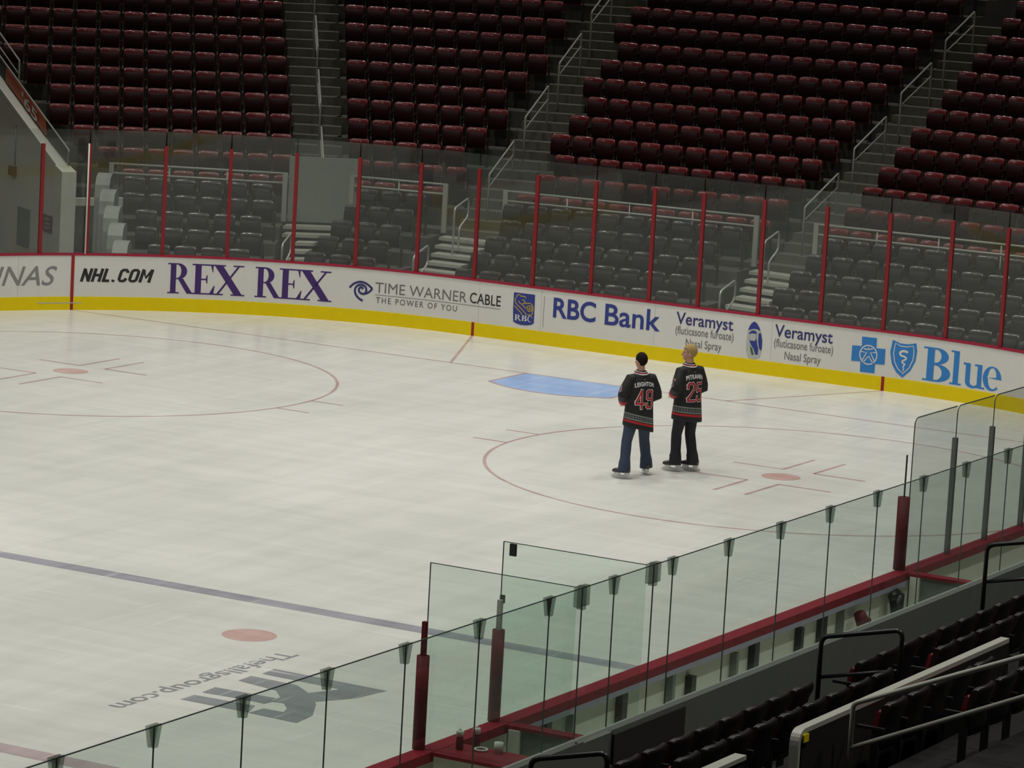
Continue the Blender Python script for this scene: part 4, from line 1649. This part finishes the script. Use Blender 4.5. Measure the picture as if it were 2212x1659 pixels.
def jersey_mat(name, z0, tilt):
    """black knit with hem bands: grey edged row of diamonds, red stripe; z0 = lower edge of the red stripe"""
    m = bpy.data.materials.new(name)
    m.use_nodes = True
    nt = m.node_tree
    N, L = nt.nodes, nt.links
    b = N['Principled BSDF']
    b.inputs['Roughness'].default_value = .75
    tc = N.new('ShaderNodeTexCoord')
    sp = N.new('ShaderNodeSeparateXYZ')
    L.new(tc.outputs['Object'], sp.inputs[0])

    def math_(op, a, c):
        n = N.new('ShaderNodeMath')
        n.operation = op
        for i, v in enumerate((a, c)):
            if isinstance(v, (int, float)):
                n.inputs[i].default_value = v
            else:
                L.new(v, n.inputs[i])
        return n.outputs[0]
    h = math_('ADD', sp.outputs['Z'], math_('MULTIPLY', sp.outputs['X'], tilt))
    f = math_('DIVIDE', math_('SUBTRACT', h, z0), .5)
    rp = N.new('ShaderNodeValToRGB')
    rp.color_ramp.interpolation = 'CONSTANT'
    blk, red, gry = (.007, .007, .008, 1), (.42, .010, .015, 1), (.20, .225, .21, 1)
    els = [(0, blk), (.0001, red), (.07, blk), (.095, gry), (.13, (.02, .02, .02, 1)), (.245, gry), (.28, blk)]
    cr_ = rp.color_ramp
    cr_.elements[0].position, cr_.elements[0].color = 0.0, blk
    cr_.elements[1].position, cr_.elements[1].color = els[1][0], red
    for p, c in els[2:]:
        e = cr_.elements.new(p)
        e.color = c
    L.new(f, rp.inputs[0])
    # row of diamonds between the grey edges
    ang = N.new('ShaderNodeMath')
    ang.operation = 'ARCTAN2'
    L.new(sp.outputs['X'], ang.inputs[0])
    L.new(sp.outputs['Y'], ang.inputs[1])
    ph = math_('MULTIPLY', ang.outputs[0], 5.2)
    tri = math_('ABSOLUTE', math_('SUBTRACT', math_('FRACT', ph, 0), .5), 0)
    vv = math_('ABSOLUTE', math_('SUBTRACT', f, .1875), 0)
    dd = math_('ADD', math_('MULTIPLY', tri, 1.0), math_('MULTIPLY', vv, 7.0))
    on = math_('MULTIPLY', math_('LESS_THAN', dd, .40), math_('GREATER_THAN', dd, .18))
    mx = N.new('ShaderNodeMix')
    mx.data_type = 'RGBA'
    L.new(on, mx.inputs['Factor'])
    L.new(rp.outputs[0], mx.inputs['A'])
    mx.inputs['B'].default_value = (.17, .19, .18, 1)
    L.new(mx.outputs['Result'], b.inputs['Base Color'])
    return m


def remesh(bm, vox, smooth=2):
    bmesh.ops.recalc_face_normals(bm, faces=bm.faces)
    me = bpy.data.meshes.new('tmp')
    bm.to_mesh(me)
    bm.free()
    o = bpy.data.objects.new('tmp', me)
    COL.objects.link(o)
    r = o.modifiers.new('r', 'REMESH')
    r.mode = 'VOXEL'
    r.voxel_size = vox
    s = o.modifiers.new('s', 'SMOOTH')
    s.iterations = smooth
    s.factor = .5
    dg = bpy.context.evaluated_depsgraph_get()
    out = bpy.data.meshes.new_from_object(o.evaluated_get(dg))
    bpy.data.objects.remove(o)
    bpy.data.meshes.remove(me)
    for p in out.polygons:
        p.use_smooth = True
    return out


def person(loc, heading, feet, head_yaw, hair, pants, name, number, label, hem, arms, lean=(0, 0)):
    root = empty('person', loc, heading - PI / 2)
    tag(root, label, 'person')
    V = Vector
    hipz, crz = .99, .90
    HX, HY = lean
    sh = {-1: V((-.185 + HX, HY - .01, 1.515)), 1: V((.185 + HX, HY - .01, 1.515))}
    hips = {-1: V((-.095, 0, .97)), 1: V((.095, 0, .97))}
    Rz = Matrix.Rotation(head_yaw, 4, 'Z')
    hc = V((HX, HY + .025, 1.775))
    # ---- body: one continuous skin surface (torso, neck, head with face, arms, hands, legs)
    bm = bmesh.new()
    tors = [ell(0, 0, .90, .15, .10), ell(0, 0, 1.0, .165, .115), ell(HX * .4, HY * .4, 1.12, .145, .10), ell(HX * .7, HY * .7, 1.30, .17, .115),
            ell(HX, HY, 1.44, .18, .11), ell(HX, HY, 1.53, .14, .08), ell(HX, HY, 1.58, .07, .065), ell(HX, HY + .01, 1.66, .056, .06), ell(HX, HY + .02, 1.71, .055, .06)]
    rings_loft(bm, tors)

    def hd(p, r, rot=None):
        mm = Rz @ rot if rot is not None else Rz
        ellipsoid(bm, hc + Rz @ V(p), r, mm)
    hd((0, -.005, .02), (.076, .096, .10))
    hd((0, .022, -.05), (.060, .072, .072))
    hd((0, .055, -.088), (.032, .034, .026))        # chin
    hd((0, .098, -.022), (.013, .024, .026))        # nose
    hd((0, .085, .010), (.011, .014, .035))
    hd((0, .088, -.066), (.024, .010, .006))        # lips
    hd((0, .087, -.078), (.021, .010, .006))
    for s in (-1, 1):
        hd((s * .030, .078, .030), (.022, .012, .008))   # brow
        hd((s * .078, -.005, -.012), (.010, .022, .032))  # ear
        hd((s * .045, .060, -.025), (.020, .022, .020))   # cheek
    for s in (-1, 1):
        el, wr = V(arms[s][0]), V(arms[s][1])
        tube(bm, [sh[s] + V((-s * .04, 0, .01)), sh[s], (sh[s] + el) / 2, el, (el + wr) / 2, wr], [.05, .055, .048, .042, .040, .028], 14)
        d = (wr - el).normalized()
        # palm, four fingers of unequal length, thumb; softly curled
        inw = V((-s, .25, -.1)).normalized()
        up_ = d.cross(inw).normalized()
        side = up_.cross(d).normalized()
        pc = wr + d * .055
        tube(bm, [wr, wr + d * .03, wr + d * .09], [(.024, .02), (.036, .018), (.038, .016)], 12)
        for fi, (o_, ln) in enumerate(((-.028, .075), (-.0095, .085), (.0095, .08), (.028, .062))):
            st = wr + d * .085 + side * o_
            p1 = st + d * ln * .45 + up_ * -.006
            p2 = p1 + (d * .8 - up_ * .6).normalized() * ln * .33
            p3 = p2 + (d * .4 - up_ * .9).normalized() * ln * .28
            tube(bm, [st - d * .02, st, p1, p2, p3], [.009, .009, .0085, .008, .0065], 8)
        tt = wr + d * .03 - side * .030
        tube(bm, [wr + d * .02, tt, tt + (d * .8 - side * .6).normalized() * .035, tt + (d * .95 - side * .35 - up_ * .3).normalized() * .062], [.012, .011, .010, .008], 8)
    knees, ank = {}, {}
    for s in (-1, 1):
        fx, fy, fz, fyaw = feet[s]
        a = V((fx, fy, .17 + fz))
        h_ = hips[s]
        kf = V((math.sin(-fyaw) * .5, math.cos(fyaw), 0))
        k = h_ * .48 + a * .52 + kf * .045
        knees[s], ank[s] = k, a
        tube(bm, [h_, h_ * .6 + k * .4, k, k * .55 + a * .45, a, a - V((0, 0, .06))], [.085, .075, .052, .052, .038, .04], 14)
    body = obj('body', remesh(bm, .0085, 1), MT['skin'], root)
    for s in (-1, 1):
        eb = bmesh.new()
        ellipsoid(eb, hc + Rz @ V((s * .030, .080, .010)), (.012, .010, .009), Rz, 10, 6)
        bmo('eye', eb, MT['eye'], root, True)
    # ---- hair: cap following the skull, cut at hairline and nape
    hb = bmesh.new()
    nu, nv = 32, 20
    grid = {}
    rr = (.0865, .108, .109)
    for j in range(nv + 1):
        ph = PI / 2 - PI * j / nv
        for i in range(nu):
            t = 2 * PI * i / nu
            p = V((rr[0] * math.cos(ph) * math.cos(t), rr[1] * math.cos(ph) * math.sin(t) - .012, rr[2] * math.sin(ph) + .028))
            grid[(i, j)] = p
    vm = {}

    def keep(p):
        y = p.y
        lim = .052 if y > .055 else (.012 - .35 * (-y + .055) if y > -.03 else -.088)
        return p.z > lim
    for j in range(nv):
        for i in range(nu):
            q = [(i, j), ((i + 1) % nu, j), ((i + 1) % nu, j + 1), (i, j + 1)]
            if all(keep(grid[c]) for c in q):
                vs = []
                for c in q:
                    key = c if 0 < c[1] < nv else (0, c[1])
                    if key not in vm:
                        jit = 1 + random.uniform(-.018, .022)
                        vm[key] = hb.verts.new(hc + Rz @ (grid[c] * jit))
                    if vm[key] not in vs:
                        vs.append(vm[key])
                if len(vs) > 2:
                    hb.faces.new(vs)
    hme = bpy.data.meshes.new('hair')
    bmesh.ops.recalc_face_normals(hb, faces=hb.faces)
    hb.to_mesh(hme)
    hb.free()
    ho = obj('hair', hme, hair, root, True)
    sd = ho.modifiers.new('thick', 'SOLIDIFY')
    sd.thickness = .018
    sd.offset = -1
    ss = ho.modifiers.new('soft', 'SUBSURF')
    ss.levels = ss.render_levels = 1
    # ---- trousers
    tb_ = bmesh.new()
    rings_loft(tb_, [ell(0, 0, .84, .15, .115), ell(0, 0, .93, .175, .13), ell(0, 0, 1.05, .165, .12)])
    for s in (-1, 1):
        h_, k, a = hips[s], knees[s], ank[s]
        lo_ = a - V((0, 0, .068))
        q = lambda t: k * (1 - t) + a * t
        tube(tb_, [h_ + V((0, 0, .03)), h_ * .62 + k * .38, h_ * .25 + k * .75, k, q(.3), q(.62), q(.85), lo_],
             [(.105, .11), (.100, .105), (.083, .088), (.076, .082), (.074, .084), (.072, .080), (.082, .094), (.088, .104)], 18)
        for w_ in range(3):
            c = q(.72 + .11 * w_)
            ellipsoid(tb_, c + V((.012 * (-1) ** w_, .01, 0)), (.079, .086, .022), None, 14, 6)
    obj('trousers', remesh(tb_, .010, 2), pants, root)
    # ---- jersey with sleeves
    jb = bmesh.new()
    hz, tilt = hem
    hx = lambda r: -tilt
    J = [ell(0, 0, hz, .245, .185, 28, -tilt, 0, 2.3), ell(.0, 0, hz + .04, .247, .187, 28, -tilt, 0, 2.3), ell(HX * .2, HY * .2, hz + .20, .235, .175, 28, -tilt * .6, 0, 2.2), ell(HX * .5, HY * .5, 1.12, .222, .158, 28, -tilt * .3, 0, 2.2),
         ell(HX * .8, HY * .8, 1.30, .226, .153, 28, 0, 0, 2.3), ell(HX, HY, 1.42, .222, .145, 28, 0, 0, 2.4), ell(HX, HY, 1.49, .205, .120, 28, 0, 0, 2.2), ell(HX, HY, 1.545, .160, .104, 28), ell(HX, HY, 1.590, .112, .088, 28), ell(HX, HY + .008, 1.635, .080, .074, 28)]
    rings_loft(jb, J)
    ax = {}
    for s in (-1, 1):
        el, wr = V(arms[s][0]), V(arms[s][1])
        end = el * .1 + wr * .9
        ax[s] = (el, end)
        tube(jb, [sh[s] + V((-s * .06, 0, 0)), sh[s] + V((0, 0, -.01)), sh[s] * .5 + el * .5, el * .85 + sh[s] * .15, el, el * .5 + end * .5, end],
             [.075, .088, .088, .085, .082, .078, .072], 18)
        ellipsoid(jb, el + (sh[s] - el) * .18 + V((0, 0, -.01)), (.09, .09, .03), None, 14, 6)
    jm = remesh(jb, .011, 2)
    jo = obj('jersey', jm, [jersey_mat('jersey_knit_' + number, hz + .075 if True else 0, tilt), MT['jersey_red'], MT['jersey_white'], MT['jersey_grey']], root)
    for p in jm.polygons:
        c = p.center
        for s in (-1, 1):
            el, end = ax[s]
            d = end - el
            t = (c - el).dot(d) / d.length_squared
            dist = (c - el - d * t).length
            if .30 < t < 1.2 and dist < .10 and (abs(c.x) > .235 or c.y > .12 or (c - el - d * t).length < .088):
                if t > .82:
                    p.material_index = 2
                elif t > .40:
                    p.material_index = 1
    # ---- collar
    cb = bmesh.new()
    n = 28
    for (r_, zz, mi) in ((.084, 1.622, 0), (.096, 1.606, 1), (.109, 1.592, 0)):
        tube(cb, [(HX + r_ * 1.0 * math.cos(2 * PI * k / n), HY + .008 + r_ * .95 * math.sin(2 * PI * k / n), zz - .012 * math.sin(2 * PI * k / n) * -1) for k in range(n + 1)], .0085, 6, False, mi)
    bmo('collar', cb, [MT['jersey_white'], MT['jersey_red']], root, True)['label'] = 'white and red collar trim'
    # ---- lettering laid over the knit
    jm.calc_loop_triangles()
    tree = BVHTree.FromPolygons([v.co[:] for v in jm.vertices], [p.vertices[:] for p in jm.polygons])

    def drape(b, lift, side='back'):
        slice_grid(b, .016, 0)
        slice_grid(b, .016, 1)
        for v in b.verts:
            if side == 'back':
                h = tree.ray_cast(V((v.co.x, -1, v.co.y)), V((0, 1, 0)))
                if h[0] is not None:
                    v.co = V((v.co.x, h[0].y - lift, v.co.y))
                else:
                    v.co = V((v.co.x, 0, v.co.y))
            else:
                o_, dr = V((-1, v.co.x - .6, v.co.y)), V((1, .6, 0)).normalized()
                o_ = V((-.9, v.co.x - .30, v.co.y))
                h = tree.ray_cast(o_, V((1, .0, 0)))
                h = tree.ray_cast(V((-1, v.co.x, v.co.y)), V((1, 0, 0)))
                if h[0] is not None:
                    v.co = V((h[0].x - lift, v.co.x, v.co.y))
                else:
                    v.co = V((-.2, v.co.x, v.co.y))
        return b
    NZ0, NZ1 = 1.065, 1.365
    for bold, lift, m_, lb, gx in ((.075, .004, MT['jersey_white'], 'white number outline', .012), (.0, .008, MT['jersey_red'], 'red number', 0)):
        b = digits_bm(number, .052 if bold else .034)
        fit(b, -.152 - gx, .152 + gx, NZ0 - gx, NZ1 + gx)
        bmo('number', drape(b, lift), m_, jo)['label'] = lb
    b = text_bm(name, bold=.03, space=1.1)
    fit(b, -.165, .165, 1.395, 1.460)
    for v in b.verts:
        v.co.y += .018 - .9 * v.co.x ** 2
    bmo('name_lettering', drape(b, .005), MT['jersey_white'], jo)['label'] = 'white name lettering'
    b = shapes_bm([[[(-.025, 1.508), (.0, 1.503), (.03, 1.522), (.0, 1.512)]]])
    bmo('maker_mark', drape(b, .005), MT['jersey_grey'], jo)['label'] = 'small pale mark'
    elz = (sh[-1].z + arms[-1][0][2]) / 2 - .02
    b = digits_bm(number, .05)
    fit(b, -.065, .055, elz - .075, elz + .055)
    bmo('sleeve_number', drape(b, .005, 'left'), MT['patch'], jo)['label'] = 'greyish pink sleeve number'
    # ---- skates
    for s in (-1, 1):
        fx, fy, fz, fyaw = feet[s]
        sk = bmesh.new()
        mt = Matrix.Translation((fx, fy, fz)) @ Matrix.Rotation(fyaw, 4, 'Z')
        b0 = .085
        rg = []
        for (y, z, rx, rz_) in ((-.095, .055, .030, .040), (-.085, .055, .038, .05), (-.02, .05, .042, .05), (.06, .042, .044, .044), (.12, .034, .046, .036), (.165, .028, .040, .028), (.185, .022, .022, .016)):
            rg.append([V((rx * math.cos(2 * PI * k / 18), y, b0 + z - .0 + rz_ * math.sin(2 * PI * k / 18))) for k in range(18)])
        rings_loft(sk, rg)
        tube(sk, [(0, -.045, b0 + .04), (0, -.04, b0 + .09), (0, -.03, b0 + .13)], [(.044, .050), (.042, .046), (.042, .044)], 16)
        bmesh.ops.transform(sk, matrix=mt, verts=sk.verts)
        so = obj('skate', remesh(sk, .008, 1), MT['boot'], root)
        hb2 = bmesh.new()
        for (y0, y1) in ((-.085, -.015), (.065, .15)):
            box(hb2, (-.022, y0, .045), (.022, y1, b0 + .012), 0, mt)
        box(hb2, (-.009, -.12, .028), (.009, .185, .052), 0, mt)
        bmo('blade_holder', hb2, MT['holder'], so)['label'] = 'white blade holder'
        bl = bmesh.new()
        vs = [(-.135, .03), (-.125, .012), (-.05, .002), (.12, .002), (.19, .012), (.205, .032)]
        f1 = [bl.verts.new(mt @ V((-.002, y, z + .001))) for y, z in vs]
        f2 = [bl.verts.new(mt @ V((.002, y, z + .001))) for y, z in vs]
        bl.faces.new(f1)
        bl.faces.new(f2[::-1])
        for k in range(len(vs)):
            bl.faces.new((f1[k], f2[k], f2[(k + 1) % len(vs)], f1[(k + 1) % len(vs)]))
        bmo('blade', bl, MT['steel'], so)['label'] = 'steel runner'
    return root


def digits_bm(word, wd):
    """block jersey numerals drawn with thick strokes in a .5 x 1 cell"""
    G = {'4': [[(.34, 0), (.34, 1), (.04, .36), (.04, .24), (.50, .24)]],
         '9': [[(.42, .50), (.16, .50), (.07, .58), (.07, .90), (.15, .97), (.37, .97), (.45, .90), (.45, .12), (.36, .03), (.15, .03), (.07, .10), (.07, .24)]],
         '2': [[(.06, .72), (.06, .88), (.14, .97), (.38, .97), (.46, .88), (.46, .66), (.07, .16), (.07, .04), (.49, .04)]],
         '5': [[(.46, .96), (.09, .96), (.07, .54), (.18, .60), (.37, .60), (.46, .51), (.46, .12), (.37, .03), (.15, .03), (.06, .12), (.06, .24)]]}
    bm = bmesh.new()
    k = wd * 3.1
    for i, ch in enumerate(word):
        for pts in G[ch]:
            q = [Vector((p[0] + i * .64, p[1] * 1.0)) for p in pts]
            for a, b in zip(q, q[1:]):
                d = (b - a).normalized()
                nn = Vector((-d.y, d.x)) * k / 2
                a2, b2 = a - d * k / 2, b + d * k / 2
                bm.faces.new([bm.verts.new((p.x, p.y, 0)) for p in (a2 + nn, b2 + nn, b2 - nn, a2 - nn)])
    return bm


ARM = {-1: ((-.315, -.03, 1.265), (-.16, .20, 1.10)), 1: ((.300, -.01, 1.24), (.13, .22, 1.12))}
ARM2 = {-1: ((-.300, -.06, 1.26), (-.12, .20, 1.12)), 1: ((.290, -.01, 1.24), (.11, .22, 1.12))}
person((19.25, -5.07, 0.0), math.radians(58),
       {-1: (-.270, -.120, 0, math.radians(42)), 1: (.270, .130, 0, math.radians(-12))}, math.radians(8),
       MT['hair_dark'], MT['jeans'], 'LEIGHTON', '49', 'dark-haired person on skates in blue jeans, black jersey number 49, seen from behind', (.735, .22), ARM)
person((20.24, -5.395, 0.0), math.radians(70),
       {-1: (-.125, .055, 0, math.radians(38)), 1: (.130, -.055, 0, math.radians(26))}, math.radians(48),
       MT['hair_blond'], MT['trousers'], 'PITKANEN', '25', 'blond person on skates in black trousers, black jersey number 25, looking left', (.765, .10), ARM2).scale = (1.035, 1.035, 1.035)
